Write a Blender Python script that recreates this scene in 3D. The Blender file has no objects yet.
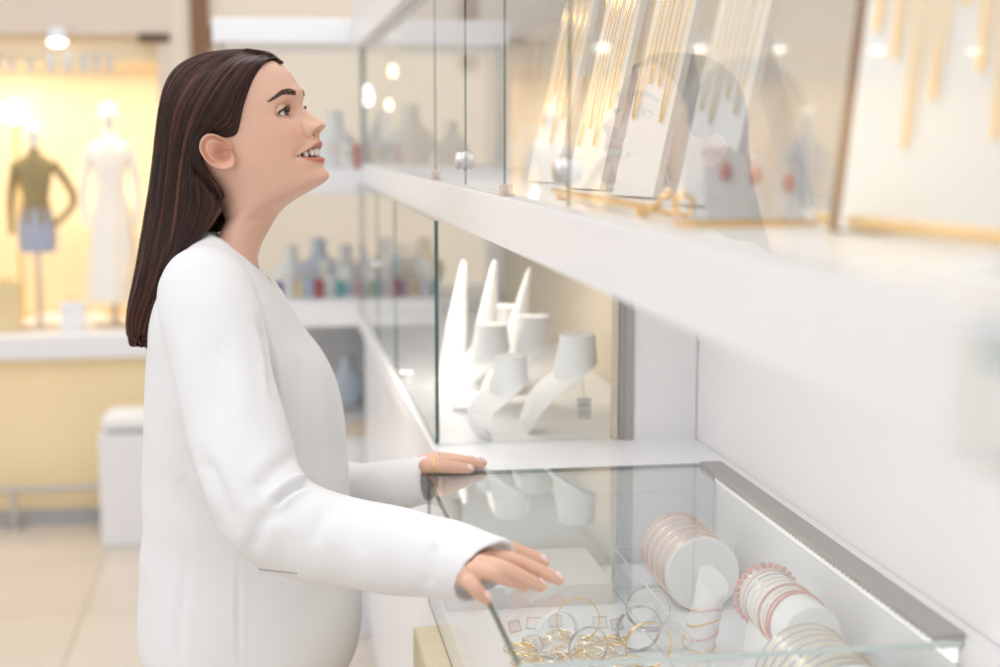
import bpy, bmesh, math, random
import numpy as np
from mathutils import Vector, Matrix
from mathutils.bvhtree import BVHTree
random.seed(7); RNG = np.random.default_rng(7)
SC = bpy.context.scene
COL = SC.collection
PI = math.pi

# ------------------------------------------------------------------ camera
F = 1500.0
PITCH = math.radians(7.3506); YAW = math.radians(8.8689)
CP = np.array([0, 0, 1.5])
FW = np.array([math.sin(YAW)*math.cos(PITCH), math.cos(YAW)*math.cos(PITCH), -math.sin(PITCH)])
RT = np.array([math.cos(YAW), -math.sin(YAW), 0.0]); UP = np.cross(RT, FW)
def ray(px, py): return FW + RT*(px-500.0)/F + UP*(333.5-py)/F
def on(px, py, x=None, y=None, z=None):
    d = ray(px, py)
    t = (x-CP[0])/d[0] if x is not None else (y-CP[1])/d[1] if y is not None else (z-CP[2])/d[2]
    return CP + d*t
def proj(P):
    q = np.asarray(P, float)-CP
    k = q@FW
    return 500+F*(q@RT)/k, 333.5-F*(q@UP)/k
cd = bpy.data.cameras.new('camera'); cam = bpy.data.objects.new('camera', cd); COL.objects.link(cam)
cam.matrix_world = Matrix(((RT[0], UP[0], -FW[0], 0), (RT[1], UP[1], -FW[1], 0), (RT[2], UP[2], -FW[2], 1.5), (0, 0, 0, 1)))
cd.sensor_width = 36; cd.lens = 54; cd.clip_start = .02; cd.clip_end = 60
cd.dof.use_dof = True; cd.dof.focus_distance = 1.97; cd.dof.aperture_fstop = 2.5
SC.camera = cam

# ------------------------------------------------------------------ materials
def new_mat(name):
    m = bpy.data.materials.new(name); m.use_nodes = True
    nt = m.node_tree; nt.nodes.clear()
    out = nt.nodes.new('ShaderNodeOutputMaterial')
    return m, nt, out
def mat(name, col, rough=.5, metal=0., var=.04, scale=8., bump=0., bscale=60., spec=.5, emit=None, estr=0., sss=0., coat=0., trans=0.):
    m, nt, out = new_mat(name)
    p = nt.nodes.new('ShaderNodeBsdfPrincipled'); nt.links.new(p.outputs[0], out.inputs[0])
    tc = nt.nodes.new('ShaderNodeTexCoord')
    n = nt.nodes.new('ShaderNodeTexNoise'); n.inputs['Scale'].default_value = scale; n.inputs['Detail'].default_value = 3
    nt.links.new(tc.outputs['Object'], n.inputs['Vector'])
    mx = nt.nodes.new('ShaderNodeMixRGB'); nt.links.new(n.outputs[0], mx.inputs[0])
    mx.inputs[1].default_value = tuple(max(0, c*(1-var)) for c in col)+(1,); mx.inputs[2].default_value = tuple(min(1, c*(1+var)) for c in col)+(1,)
    nt.links.new(mx.outputs[0], p.inputs['Base Color'])
    p.inputs['Roughness'].default_value = rough; p.inputs['Metallic'].default_value = metal
    p.inputs['Specular IOR Level'].default_value = spec
    p.inputs['Coat Weight'].default_value = coat
    p.inputs['Transmission Weight'].default_value = trans
    if sss: p.inputs['Subsurface Weight'].default_value = sss; p.inputs['Subsurface Radius'].default_value = (.012, .005, .003); p.inputs['Subsurface Scale'].default_value = .5
    if emit: p.inputs['Emission Color'].default_value = tuple(emit)+(1,); p.inputs['Emission Strength'].default_value = estr
    if bump:
        n2 = nt.nodes.new('ShaderNodeTexNoise'); n2.inputs['Scale'].default_value = bscale; n2.inputs['Detail'].default_value = 4
        nt.links.new(tc.outputs['Object'], n2.inputs['Vector'])
        b = nt.nodes.new('ShaderNodeBump'); b.inputs['Strength'].default_value = bump; b.inputs['Distance'].default_value = .002
        nt.links.new(n2.outputs[0], b.inputs['Height']); nt.links.new(b.outputs[0], p.inputs['Normal'])
    return m
def glass_mat(name, tint=(.97, .985, .98), ior=1.5, gain=1.6):
    """clear pane: transparent with a Fresnel mirror reflection on the face the ray meets first"""
    m, nt, out = new_mat(name)
    N = nt.nodes.new; L = nt.links.new
    tr = N('ShaderNodeBsdfTransparent'); tr.inputs[0].default_value = tuple(tint)+(1,)
    gl = N('ShaderNodeBsdfGlossy'); gl.inputs['Roughness'].default_value = .01; gl.inputs['Color'].default_value = (1, 1, 1, 1)
    fr = N('ShaderNodeFresnel'); fr.inputs[0].default_value = ior
    ge = N('ShaderNodeNewGeometry')
    inv = N('ShaderNodeMath'); inv.operation = 'SUBTRACT'; inv.inputs[0].default_value = 1; L(ge.outputs['Backfacing'], inv.inputs[1])
    g2 = N('ShaderNodeMath'); g2.operation = 'MULTIPLY'; g2.use_clamp = True; L(fr.outputs[0], g2.inputs[0]); g2.inputs[1].default_value = gain
    mu = N('ShaderNodeMath'); mu.operation = 'MULTIPLY'; L(g2.outputs[0], mu.inputs[0]); L(inv.outputs[0], mu.inputs[1])
    mix = N('ShaderNodeMixShader'); L(mu.outputs[0], mix.inputs[0]); L(tr.outputs[0], mix.inputs[1]); L(gl.outputs[0], mix.inputs[2])
    L(mix.outputs[0], out.inputs[0])
    return m
M = dict(
    white=mat('white_lacquer', (.86, .86, .88), .35, var=.01),
    wall=mat('white_wall_paint', (.86, .855, .86), .6, var=.015, scale=2, bump=.03),
    whitem=mat('white_matte_card', (.86, .85, .85), .75, var=.02),
    velvet=mat('white_leatherette', (.86, .85, .84), .7, var=.02, bump=.15, bscale=300),
    beige=mat('beige_back_panel', (.66, .57, .45), .7, var=.06, scale=5),
    tan=mat('tan_wall', (.80, .70, .58), .8, var=.05, scale=1.5),
    pinkish=mat('pinkish_beige_wall', (.74, .62, .52), .8, var=.03, scale=1.5),
    gold_wall=mat('golden_panel', (.90, .73, .49), .6, var=.10, scale=2.2),
    wood=mat('pale_wood', (.80, .68, .48), .5, var=.10, scale=14),
    brown=mat('brown_wood', (.22, .11, .05), .5, var=.15, scale=10),
    steel=mat('brushed_steel', (.58, .56, .54), .35, 1., var=.05),
    grey=mat('grey_aluminium', (.42, .40, .385), .45, .3, var=.05, scale=30),
    greyp=mat('grey_plastic', (.45, .45, .46), .5),
    dark=mat('dark_metal', (.05, .05, .055), .4, .6),
    chrome=mat('chrome', (.62, .62, .62), .2, 1., var=.01),
    gold=mat('gold', (.95, .66, .28), .2, 1., var=.03),
    pgold=mat('pale_gold', (.95, .82, .62), .22, 1., var=.03),
    rose=mat('rose_gold', (.82, .50, .42), .28, .8, var=.05),
    silver=mat('silver', (.58, .58, .58), .15, 1., var=.02),
    coral=mat('coral_bead', (.70, .30, .26), .35, var=.1, scale=50),
    led=mat('led_strip', (1, 1, 1), .5, emit=(1, .98, .95), estr=.6), edge=mat('green_glass_edge', (.025, .10, .085), .15, var=.1, spec=.6),
    pale_edge=mat('pale_glass_edge', (.60, .68, .67), .15, var=.03, spec=.6),
    lamp=mat('lamp_glow', (1, .95, .85), .5, emit=(1, .95, .88), estr=5),
    warm=mat('warm_lamp_glow', (1, .8, .5), .5, emit=(1, .80, .50), estr=7),
    olive=mat('olive_cloth', (.34, .27, .13), .85, var=.2, scale=20),
    slate=mat('slate_blue_cloth', (.40, .43, .55), .8, var=.15, scale=20),
    bluegrey=mat('blue_grey_velvet', (.60, .66, .76), .7, var=.06),
    greystone=mat('grey_base_panel', (.72, .70, .68), .6, var=.05),
    navy=mat('navy_box', (.10, .12, .25), .5), wine=mat('wine_red_box', (.40, .06, .08), .5),
    sand=mat('sand_box', (.78, .62, .36), .6), teal=mat('teal_plastic', (.10, .42, .46), .3),
    mannequin=mat('mannequin_white', (.95, .92, .86), .4, var=.02),
    frost=mat('frosted_letter_band', (.58, .58, .58), .5, var=.05),
    glass=glass_mat('clear_glass', (.985, .993, .99), 1.5, .85), tglass=glass_mat('glass_top', (.985, .995, .992), 1.5, 1.5), acryl=glass_mat('clear_acrylic', (.98, .985, .985), 1.45, 1.),
    sand_panel=mat('golden_beige_panel', (.97, .77, .47), .55, var=.07, scale=2), cabback=mat('warm_cabinet_back', (.91, .85, .77), .6, var=.06, scale=4), rosemetal=mat('nickel_hinge', (.70, .62, .57), .25, .9), acrylic_grey=glass_mat('grey_acrylic', (.90, .91, .93), 1.5, 2.0),
    mirror=mat('mirror', (.9, .9, .9), .03, 1., var=0),
)
def floor_mat():
    m, nt, out = new_mat('floor_tiles'); N = nt.nodes.new; L = nt.links.new
    p = N('ShaderNodeBsdfPrincipled'); L(p.outputs[0], out.inputs[0])
    tc = N('ShaderNodeTexCoord'); b = N('ShaderNodeTexBrick'); L(tc.outputs['Object'], b.inputs['Vector'])
    b.offset = 0; b.inputs['Scale'].default_value = 1; b.inputs['Brick Width'].default_value = .6; b.inputs['Row Height'].default_value = .6
    b.inputs['Mortar Size'].default_value = .006
    b.inputs['Color1'].default_value = (.78, .69, .60, 1); b.inputs['Color2'].default_value = (.75, .655, .565, 1); b.inputs['Mortar'].default_value = (.60, .51, .43, 1)
    n = N('ShaderNodeTexNoise'); n.inputs['Scale'].default_value = 3; L(tc.outputs['Object'], n.inputs['Vector'])
    mx = N('ShaderNodeMixRGB'); mx.blend_type = 'MULTIPLY'; mx.inputs[0].default_value = .12; L(b.outputs[0], mx.inputs[1]); L(n.outputs[0], mx.inputs[2])
    L(mx.outputs[0], p.inputs['Base Color']); p.inputs['Roughness'].default_value = .28
    return m
M['floor'] = floor_mat()

# ------------------------------------------------------------------ mesh helpers
def link(name, me, m=None, parent=None, smooth=False, mats=None):
    o = bpy.data.objects.new(name, me); COL.objects.link(o)
    for k in (mats or ([m] if m else [])): me.materials.append(k)
    if smooth:
        me.polygons.foreach_set('use_smooth', [True]*len(me.polygons))
    if parent: o.parent = parent
    return o
def tag(o, label, cat, group=None):
    o['label'] = label; o['category'] = cat
    if group: o['group'] = group
    return o
def thing(name, loc, label, cat, group=None, rotz=0):
    o = bpy.data.objects.new(name, None); COL.objects.link(o); o.location = Vector(loc); o.rotation_euler = (0, 0, rotz); o.empty_display_size = .05
    return tag(o, label, cat, group)
class MB:
    """collects shapes, then links them as one mesh; positions are relative to 'org'"""
    def __init__(s, org=(0, 0, 0)): s.bm = bmesh.new(); s.org = Vector(org)
    def _mi(s, fs, mi):
        if mi:
            for f in fs: f.material_index = mi
    def box(s, a, b, bev=0., mi=0, seg=2, rot=None):
        a = Vector(a); b = Vector(b); c = (a+b)/2-s.org; d = b-a
        r = bmesh.ops.create_cube(s.bm, size=1)
        vs = r['verts']
        mtx = Matrix.Translation(c) @ (rot.to_4x4() if rot else Matrix()) @ Matrix.Diagonal((abs(d.x), abs(d.y), abs(d.z), 1))
        bmesh.ops.transform(s.bm, matrix=mtx, verts=vs)
        fs = {f for v in vs for f in v.link_faces}
        s._mi(fs, mi)
        if bev:
            es = list({e for v in vs for e in v.link_edges})
            r2 = bmesh.ops.bevel(s.bm, geom=es, offset=bev, segments=seg, affect='EDGES', profile=.5)
            s._mi(r2['faces'], mi)
        return s
    def grid(s, P, close_u=False, close_v=False, cap0=False, cap1=False, mi=0):
        """P[i][j] rows of points"""
        R = [[s.bm.verts.new(Vector(p)-s.org) for p in row] for row in P]
        n, k = len(R), len(R[0])
        for i in range(n if close_u else n-1):
            for j in range(k if close_v else k-1):
                f = s.bm.faces.new((R[i][j], R[i][(j+1) % k], R[(i+1) % n][(j+1) % k], R[(i+1) % n][j])); f.material_index = mi
        if cap0: f = s.bm.faces.new(list(reversed(R[0]))); f.material_index = mi
        if cap1: f = s.bm.faces.new(R[-1]); f.material_index = mi
        return s
    def lathe(s, prof, c=(0, 0, 0), seg=28, axis='z', mi=0, cap=True):
        """prof: list of (radius, height)"""
        c = np.array(c, float); P = []
        for r, h in prof:
            row = []
            for j in range(seg):
                a = 2*PI*j/seg; u, v = r*math.cos(a), r*math.sin(a)
                row.append(c+np.array({'z': (u, v, h), 'y': (u, h, -v), 'x': (h, u, v)}[axis]))
            P.append(row)
        return s.grid(P, close_v=True, cap0=cap, cap1=cap, mi=mi)
    def tube(s, path, r, seg=10, cap=True, closed=False, mi=0):
        P = tube_rings(path, r, seg, closed)
        return s.grid(P, close_u=closed, close_v=True, cap0=cap and not closed, cap1=cap and not closed, mi=mi)
    def ball(s, c, r, sc=(1, 1, 1), seg=16, rot=None, mi=0):
        q = bmesh.ops.create_uvsphere(s.bm, u_segments=seg, v_segments=max(6, seg//2), radius=r)
        mtx = Matrix.Translation(Vector(c)-s.org) @ (rot.to_4x4() if rot else Matrix()) @ Matrix.Diagonal((sc[0], sc[1], sc[2], 1))
        bmesh.ops.transform(s.bm, matrix=mtx, verts=q['verts'])
        s._mi({f for v in q['verts'] for f in v.link_faces}, mi)
        return s
    def prism(s, poly, d, mi=0):
        """poly: 3-D points of a planar outline, extruded along d"""
        a = [s.bm.verts.new(Vector(p)-s.org) for p in poly]; b = [s.bm.verts.new(Vector(p)+Vector(d)-s.org) for p in poly]
        n = len(a); fs = [s.bm.faces.new(a), s.bm.faces.new(list(reversed(b)))]
        for i in range(n): fs.append(s.bm.faces.new((a[i], b[i], b[(i+1) % n], a[(i+1) % n])))
        s._mi(fs, mi); return s
    def mesh(s, name):
        bmesh.ops.recalc_face_normals(s.bm, faces=s.bm.faces[:])
        me = bpy.data.meshes.new(name); s.bm.to_mesh(me); s.bm.free(); return me
    def build(s, name, m, parent=None, smooth=False, flat_angle=None):
        mats = m if isinstance(m, list) else [m]
        me = s.mesh(name)
        o = link(name, me, mats=mats, parent=parent, smooth=smooth)
        if smooth and flat_angle is None: flat_angle = 40
        if smooth and flat_angle:
            sharpen(me, flat_angle)
        if not parent: o.location = s.org
        return o
def sharpen(me, deg):
    bm = bmesh.new(); bm.from_mesh(me); c = math.radians(deg)
    for e in bm.edges:
        if len(e.link_faces) == 2 and e.calc_face_angle(0) > c: e.smooth = False
    bm.to_mesh(me); bm.free()
def tube_rings(path, r, seg=10, closed=False):
    P = [np.array(p, float) for p in path]; n = len(P)
    R = r if hasattr(r, '__len__') else [r]*n
    T = []
    for i in range(n):
        a = P[(i-1) % n] if closed or i > 0 else P[i]; b = P[(i+1) % n] if closed or i < n-1 else P[i]
        t = b-a; T.append(t/(np.linalg.norm(t)+1e-12))
    ref = np.array([0, 0, 1.]) if abs(T[0][2]) < .9 else np.array([1., 0, 0])
    u = np.cross(T[0], ref); u /= np.linalg.norm(u); rings = []
    for i in range(n):
        u = u-T[i]*(u@T[i]); u /= np.linalg.norm(u); v = np.cross(T[i], u)
        rings.append([P[i]+R[i]*(math.cos(2*PI*j/seg)*u+math.sin(2*PI*j/seg)*v) for j in range(seg)])
    return rings
def catmull(pts, n):
    """smooth curve through points, n samples, roughly even in arclength"""
    P = np.array(pts, float); P = np.vstack([2*P[0]-P[1], P, 2*P[-1]-P[-2]]); out = []
    for i in range(1, len(P)-2):
        p0, p1, p2, p3 = P[i-1], P[i], P[i+1], P[i+2]
        for t in np.linspace(0, 1, 12, endpoint=False):
            out.append(.5*((2*p1)+(-p0+p2)*t+(2*p0-5*p1+4*p2-p3)*t*t+(-p0+3*p1-3*p2+p3)*t**3))
    out.append(P[-2]); out = np.array(out)
    s = np.r_[0, np.cumsum(np.linalg.norm(np.diff(out, axis=0), axis=1))]
    q = np.linspace(0, s[-1], n)
    return np.stack([np.interp(q, s, out[:, k]) for k in range(out.shape[1])], 1)
def copy_tree(o, parent=None):
    c = o.copy(); COL.objects.link(c); c.parent = parent
    for ch in [x for x in bpy.data.objects if x.parent == o]: copy_tree(ch, c)
    return c
def apply_mods(o):
    dg = bpy.context.evaluated_depsgraph_get(); dg.update()
    me = bpy.data.meshes.new_from_object(o.evaluated_get(dg)); old = o.data
    o.modifiers.clear(); o.data = me; me.name = o.name
    bpy.data.meshes.remove(old)
def boolean_union(o, others):
    for q in others:
        md = o.modifiers.new('u', 'BOOLEAN'); md.operation = 'UNION'; md.solver = 'EXACT'; md.object = q
    apply_mods(o)
    for q in others: bpy.data.objects.remove(q)
def struct(o): o['kind'] = 'structure'; return o
def pane(name, a, b, thin, parent=None, edge='edge', glass='glass', soft=False):
    """a sheet of glass: clear faces, tinted edges; thin = axis index of its thickness"""
    mb = MB((0, 0, 0) if parent is None else parent.location)
    mb.box(a, b); mb.bm.normal_update()
    for f in mb.bm.faces:
        if abs(f.normal[thin]) < .5: f.material_index = 2 if (soft and f.normal.y < -.5) else 1
    return mb.build(name, [M[glass], M[edge], M['pale_edge']], parent)

def smoothstep(a, b, x): t = np.clip((x-a)/(b-a), 0, 1); return t*t*(3-2*t)

# ================================================================== THE PERSON
YB = 2.2
AL = math.radians(18); BE = math.radians(22)
FWD = np.array([math.cos(BE)*math.cos(AL), -math.sin(BE)*math.cos(AL), math.sin(AL)])
LEFT = np.array([math.sin(BE), math.cos(BE), 0.0])
HO = on(231.5, 153, y=YB-.070*math.cos(BE))+LEFT*.070      # middle of the head between the ears
HUP = np.cross(FWD, LEFT)
HR = np.stack([FWD, LEFT, HUP], 1)           # local -> world
def h2w(P): return HO + np.asarray(P, float) @ HR.T
def w2h(P): return (np.asarray(P, float)-HO) @ HR
def gauss(d, s): return np.exp(-.5*(d/s)**2)

EYE_C = np.array([.0712, .0310, .0350]); EYE_R = .0125
EYE_W0, EYE_W1 = .0175, .0480                # inner, outer corner (lateral)
def lid_lines(y):
    u = np.clip((np.abs(y)-EYE_W0)/(EYE_W1-EYE_W0), 0, 1)
    mid = .0290+.0022*u
    s = np.sin(PI*u**.9)
    return mid+.0092*s**.8, mid-.0022*s, (np.abs(y) > EYE_W0) & (np.abs(y) < EYE_W1)
MW = .0340
def mouth_lines(y):
    u = np.clip(np.abs(y)/MW, 0, 1)
    zu = -.0228-.0066*u**2; zl = -.0303-.0088*(1-u**2)**.75
    tu = -.0163-.0010*np.exp(-(y/.003)**2)-.0128*u**1.4; tl = -.0305-.0172*(1-u**2)**.75
    return zu, zl, tu, tl
def tab(z, zs, vs): 
    o = np.argsort(zs); zs = np.array(zs)[o]; vs = np.array(vs)[o]
    # smooth (monotone-ish) interpolation: linear on a fine grid, then box-smoothed
    g = np.linspace(zs[0], zs[-1], 900); y = np.interp(g, zs, vs)
    k = 15; yy = np.convolve(np.pad(y, k, mode='edge'), np.ones(2*k+1)/(2*k+1), 'valid')
    return np.interp(z, g, yy)
def head_rings(nth):
    t = np.linspace(-PI, PI, nth, endpoint=False); th = t-.38*np.sin(t)
    Z = np.concatenate([.1360-.0300*(1-np.cos(np.linspace(.06, PI/2, 28))), np.linspace(.106, -.0650, 194)[1:], np.linspace(-.0656, -.0825, 34)])
    zs = [.136, .133, .127, .118, .108, .100, .0934, .0817, .0716, .064, .0588, .0475, .0364, .030, .020, .010, .0, -.006, -.0126, -.0191, -.0245, -.030, -.0385, -.0439, -.0485, -.0539, -.0585, -.0637, -.069, -.0720, -.0745, -.0764, -.079, -.0815, -.0825]
    xf = [.024, .043, .060, .0725, .0805, .0855, .0893, .0934, .0957, .0985, .0995, .0978, .0950, .0940, .0942, .0955, .0985, .1015, .1030, .1030, .1003, .0965, .0988, .0990, .0967, .0963, .0993, .1020, .1012, .0970, .0900, .080, .061, .038, .030]
    zw = [.136, .133, .127, .117, .10, .085, .06, .04, .02, 0, -.02, -.04, -.06, -.075, -.0825]
    ww = [.016, .027, .041, .0545, .0645, .0690, .0715, .0718, .0712, .0690, .0660, .0612, .0555, .0518, .0500]
    zb = [.136, .133, .127, .117, .10, .08, .055, .03, 0, -.02, -.04, -.06, -.0825]
    xb = [-.015, -.032, -.050, -.068, -.084, -.0945, -.100, -.0985, -.0890, -.0785, -.0705, -.0665, -.0660]
    zn = [.136, .09, .05, .03, 0, -.03, -.05, -.07, -.0825]; nn = [2.0, 2.2, 2.2, 2.15, 2.1, 2.0, 1.9, 1.85, 1.9]
    zc = [.136, .09, .03, 0, -.03, -.06, -.0825]; xc_ = [.0, -.006, -.004, .002, .010, .008, -.012]
    X = []
    gz = np.linspace(-.0825, .136, 800); gf = tab(gz, zs, xf); low = tab(gz, [.136, .118, .10, .0817, .0588, .0364, .01, -.02, -.05, -.066, -.0720, -.0764, -.079, -.0825], [.024, .0725, .0855, .0934, .0988, .0958, .0952, .0965, .0955, .0945, .0900, .0770, .060, .030])
    DEL = gf-low
    for z in Z:
        f = np.interp(z, gz, low); w = tab(z, zw, ww); b = tab(z, zb, xb); n = tab(z, zn, nn); xc = min(tab(z, zc, xc_), (f+b)/2+.03)
        c, s = np.cos(th), np.sin(th); fr = c > 0
        e = np.where(fr, n, 2.0)
        cc = np.abs(c)**(2/e)*np.sign(c); ss = np.abs(s)**(2/e)*np.sign(s)
        x = xc+np.where(fr, f-xc, xc-b)*cc; y = w*ss
        X.append(np.stack([x, y, np.full_like(x, z)], 1))
    P = np.array(X); x, y, z = P[..., 0], P[..., 1], P[..., 2]
    front = smoothstep(.03, .07, x); ay = np.abs(y)
    dx = np.interp(z, gz, DEL)*np.exp(-(ay/.024)**2)
    # nose
    nz = [.048, .040, .0345, .0289, .0235, .0188, .0140, .0099, .0062, .0034, .0010, -.0012, -.0030, -.0045, -.0062, -.0085, -.012]
    na = [0, .0008, .0030, .0078, .0112, .0145, .0177, .0204, .0222, .0226, .0215, .0195, .0155, .0105, .0052, .0018, 0]
    A = tab(z, nz, na)
    wy = tab(z, [.048, .032, .018, .008, 0, -.012], [.0085, .0078, .0086, .0100, .0100, .008])
    dx += A*np.exp(-(ay/wy)**2.1/1.35)
    al = np.exp(-.5*((ay-.0145)/.0046)**2-.5*((z-.0015)/.0062)**2); dx += .0120*al                     # wings
    dx -= .0040*np.exp(-.5*((ay-.0215)/.0024)**2-.5*((z-.0015)/.008)**2)                                # crease behind them
    dw = np.sqrt(((ay-.0145)/.0050)**2+((z-.0015)/.0068)**2); dx -= .0040*np.exp(-.5*((dw-1.75)/.28)**2)*smoothstep(.012, .016, ay)*smoothstep(.012, .003, z)
    dx -= .0150*np.exp(-.5*((ay-.0088)/.0036)**2-.5*((z+.0038)/.0024)**2)                               # nostrils
    # sockets, brow ridge, cheeks
    dx -= .0092*np.exp(-.5*((ay-.0280)/.0135)**2-.5*((z-.0340)/.0090)**2)
    dx += .0008*np.exp(-.5*((ay-.028)/.016)**2-.5*((z-.057)/.006)**2)
    dx += .0055*np.exp(-.5*((ay-.040)/.014)**2-.5*((z-.003)/.014)**2)
    q = np.clip((.002-z)/.040, 0, 1); fold = np.abs(ay-(.0215+.0165*q)); dx -= .0011*np.exp(-.5*(fold/.0040)**2)*smoothstep(.004, -.006, z)*smoothstep(-.050, -.034, z)
    dx -= .0022*np.exp(-.5*((ay-.0370)/.0032)**2-.5*((z+.029)/.005)**2)
    dx -= .0040*np.exp(-.5*((ay-.031)/.007)**2-.5*((z+.030)/.008)**2)                                  # dimple at the mouth corner
    # philtrum
    dx -= .0008*np.exp(-.5*(y/.0022)**2-.5*((z+.011)/.004)**2)
    # lips
    zu, zl, tu, tl = mouth_lines(y); inw = smoothstep(MW+.001, MW-.004, ay)
    um = (tu+zu)/2; lm = (tl+zl)/2
    dx += .0030*inw*np.exp(-.5*((z-um)/np.maximum(.0035, (tu-zu)*.42))**2)
    dx += .0032*inw*np.exp(-.5*((z-lm)/np.maximum(.0035, (zl-tl)*.42))**2)
    x1 = x+dx*front
    # eyelids wrap the eyeball
    dy = ay-EYE_C[1]; dz = z-EYE_C[2]; rr = np.sqrt((dy/.0185)**2+(dz/.0125)**2)
    R2 = EYE_R+.0016; d2 = dy**2+dz**2
    ball = EYE_C[0]+np.sqrt(np.maximum(R2**2-d2, 0)); ball = np.where(d2 < R2**2, ball, EYE_C[0])
    wl = smoothstep(1.15, .62, rr)*(x > .05)
    x1 = np.where(wl > 0, x1*(1-wl)+np.maximum(ball, x1-.006)*wl, x1)
    up, lo, inside = lid_lines(y)
    m = inside & (z < up) & (z > lo) & (x > .05)
    soft = np.where(m, smoothstep(0, .0012, np.minimum(up-z, z-lo)), 0)
    x1 = x1-soft*.0062
    crease = np.abs(z-(up+.0036)); x1 -= np.where(inside & (x > .05), .0011*np.exp(-.5*(crease/.0009)**2), 0)
    # open mouth
    mm = (z < zu) & (z > zl) & (ay < MW) & (x > .05)
    sm = np.where(mm, smoothstep(0, .0014, np.minimum(zu-z, z-zl)), 0); x1 = x1-sm*.013
    P[..., 0] = x1
    return P
def build_person():
    NT = 336
    H = head_rings(NT)
    Wd = h2w(H.reshape(-1, 3)).reshape(H.shape)
    rings = list(Wd)
    # neck, chest and trunk (under the jacket)
    t = np.linspace(-PI, PI, NT, endpoint=False); th = t-.38*np.sin(t)
    def ring(front, back, w, yc=YB, tw=0.):
        f = on(*front, y=yc); b = on(*back, y=yc); c = (f+b)/2; a = (f-b)/2
        lat = np.array([math.sin(tw), math.cos(tw), 0])
        return np.array([c+a*math.cos(q)+lat*w*math.sin(q) for q in th])
    key = [rings[-1]]
    spec = [((281, 209), (222, 232), .0495, .28), ((275, 219), (217, 240), .0490, .18), ((268.5, 231), (211, 248), .0500, .10), ((261, 246), (203, 256), .055, 0),
            ((258, 262), (192, 265), .075, 0), ((266, 285), (178, 275), .115, 0), ((285, 330), (172, 320), .135, 0), ((312, 410), (168, 400), .125, 0),
            ((305, 520), (172, 520), .110, 0), ((318, 640), (165, 640), .150, 0), ((300, 720), (180, 720), .130, 0)]
    for s in spec: key.append(ring(*s[:2], s[2], YB, s[3]))
    K = np.array(key); n = [6, 6, 8, 8, 8, 8, 8, 6, 6, 6, 5]
    for i in range(len(K)-1):
        p0, p1, p2, p3 = K[max(i-1, 0)], K[i], K[i+1], K[min(i+2, len(K)-1)]
        if i == 0: p0 = 2*K[0]-K[1]
        for u in np.linspace(0, 1, n[i]+1)[1:]:
            rings.append(.5*((2*p1)+(-p0+p2)*u+(2*p0-5*p1+4*p2-p3)*u*u+(-p0+3*p1-3*p2+p3)*u**3))
    # soften the step from jaw to neck
    A = np.array(rings); nh = len(Wd)
    for it in range(10):
        a, b = nh-12, nh+10
        A[a:b] = A[a:b]*.5+.25*(A[a-1:b-1]+A[a+1:b+1])
    mb = MB(); mb.grid(A, close_v=True, cap0=True, cap1=True)
    body = mb.build('body', M['skin'], None, smooth=False)
    headtree = BVHTree.FromObject(body, bpy.context.evaluated_depsgraph_get())
    def hit(px, py):
        d = ray(px, py); d /= np.linalg.norm(d)
        r = headtree.ray_cast(Vector(CP), Vector(d)); return None if r[0] is None else np.array(r[0])
    # ears
    out_px = [(230.5, 141.6), (225, 139.2), (221.5, 137.2), (215, 134.4), (209, 133.3), (203.5, 136.2), (200.4, 141.6), (199.3, 147.9), (201.3, 153.3), (205.3, 159.6), (210.7, 165), (217, 168.6), (224.2, 169.8), (230.5, 169.2), (235, 166.4), (236.4, 162.8), (234.6, 158.7), (233.0, 155), (231, 150.6), (231, 146)]
    tr = hit(240, 152); y0 = tr[1]
    E = np.array([on(*p, y=y0)[[0, 2]] for p in out_px]); c0 = on(217.5, 151, y=y0)[[0, 2]]
    ang = np.arctan2(E[:, 1]-c0[1], E[:, 0]-c0[0]); rad = np.linalg.norm(E-c0, axis=1); o = np.argsort(ang)
    ang, rad = ang[o], rad[o]; ang = np.r_[ang-2*PI, ang, ang+2*PI]; rad = np.r_[rad, rad, rad]
    NA = 96; fa = np.linspace(-PI, PI, NA, endpoint=False); fr = np.interp(fa, ang, rad)
    fr = np.convolve(np.r_[fr[-3:], fr, fr[:3]], np.ones(7)/7, 'valid')
    cc = on(222.5, 153.5, y=y0)[[0, 2]]; lobe = on(229, 165, y=y0)[[0, 2]]; canal = on(226.5, 154.5, y=y0)[[0, 2]]
    root = on(225.5, 149, y=y0)[[0, 2]]
    def ear_mesh(side):
        top, bot = [], []
        for k, rho in enumerate(np.r_[np.linspace(.03, .8, 24), np.linspace(.83, 1, 9)]):
            p = c0+np.stack([np.cos(fa), np.sin(fa)], 1)*(fr*rho)[:, None]
            back = smoothstep(.018, -.028, p[:, 0]-c0[0])
            base = .0078+.0035*back
            back_top = smoothstep(-.012, .006, (p[:, 1]-c0[1])-.45*(p[:, 0]-c0[0]))
            helixw = np.clip(back*1.3+back_top*.9, 0, 1)
            h = base.copy()
            h += .0034*helixw*np.exp(-.5*((rho-.93)/.055)**2)
            h -= .0038*helixw*np.exp(-.5*((rho-.76)/.065)**2)
            h += .0028*np.clip(back*1.2, 0, 1)*np.exp(-.5*((rho-.56)/.09)**2)
            dc = np.linalg.norm((p-cc)/np.array([.0085, .0100]), axis=1); h -= .0175*np.exp(-.5*dc**3)
            dk = np.linalg.norm((p-canal)/np.array([.0036, .0030]), axis=1); h -= .0110*np.exp(-.5*dk**2)
            dr = np.linalg.norm((p-root)/np.array([.0055, .0022]), axis=1); h += .0034*np.exp(-.5*dr**2)
            dl = np.linalg.norm((p-lobe)/np.array([.0085, .0065]), axis=1); h += .0020*np.exp(-.5*dl**2)
            tg = np.linalg.norm((p-E[17])/np.array([.004, .004]), axis=1); h += .0040*np.exp(-.5*tg**2)
            h -= .0045*smoothstep(.93, 1.0, rho)
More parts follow.
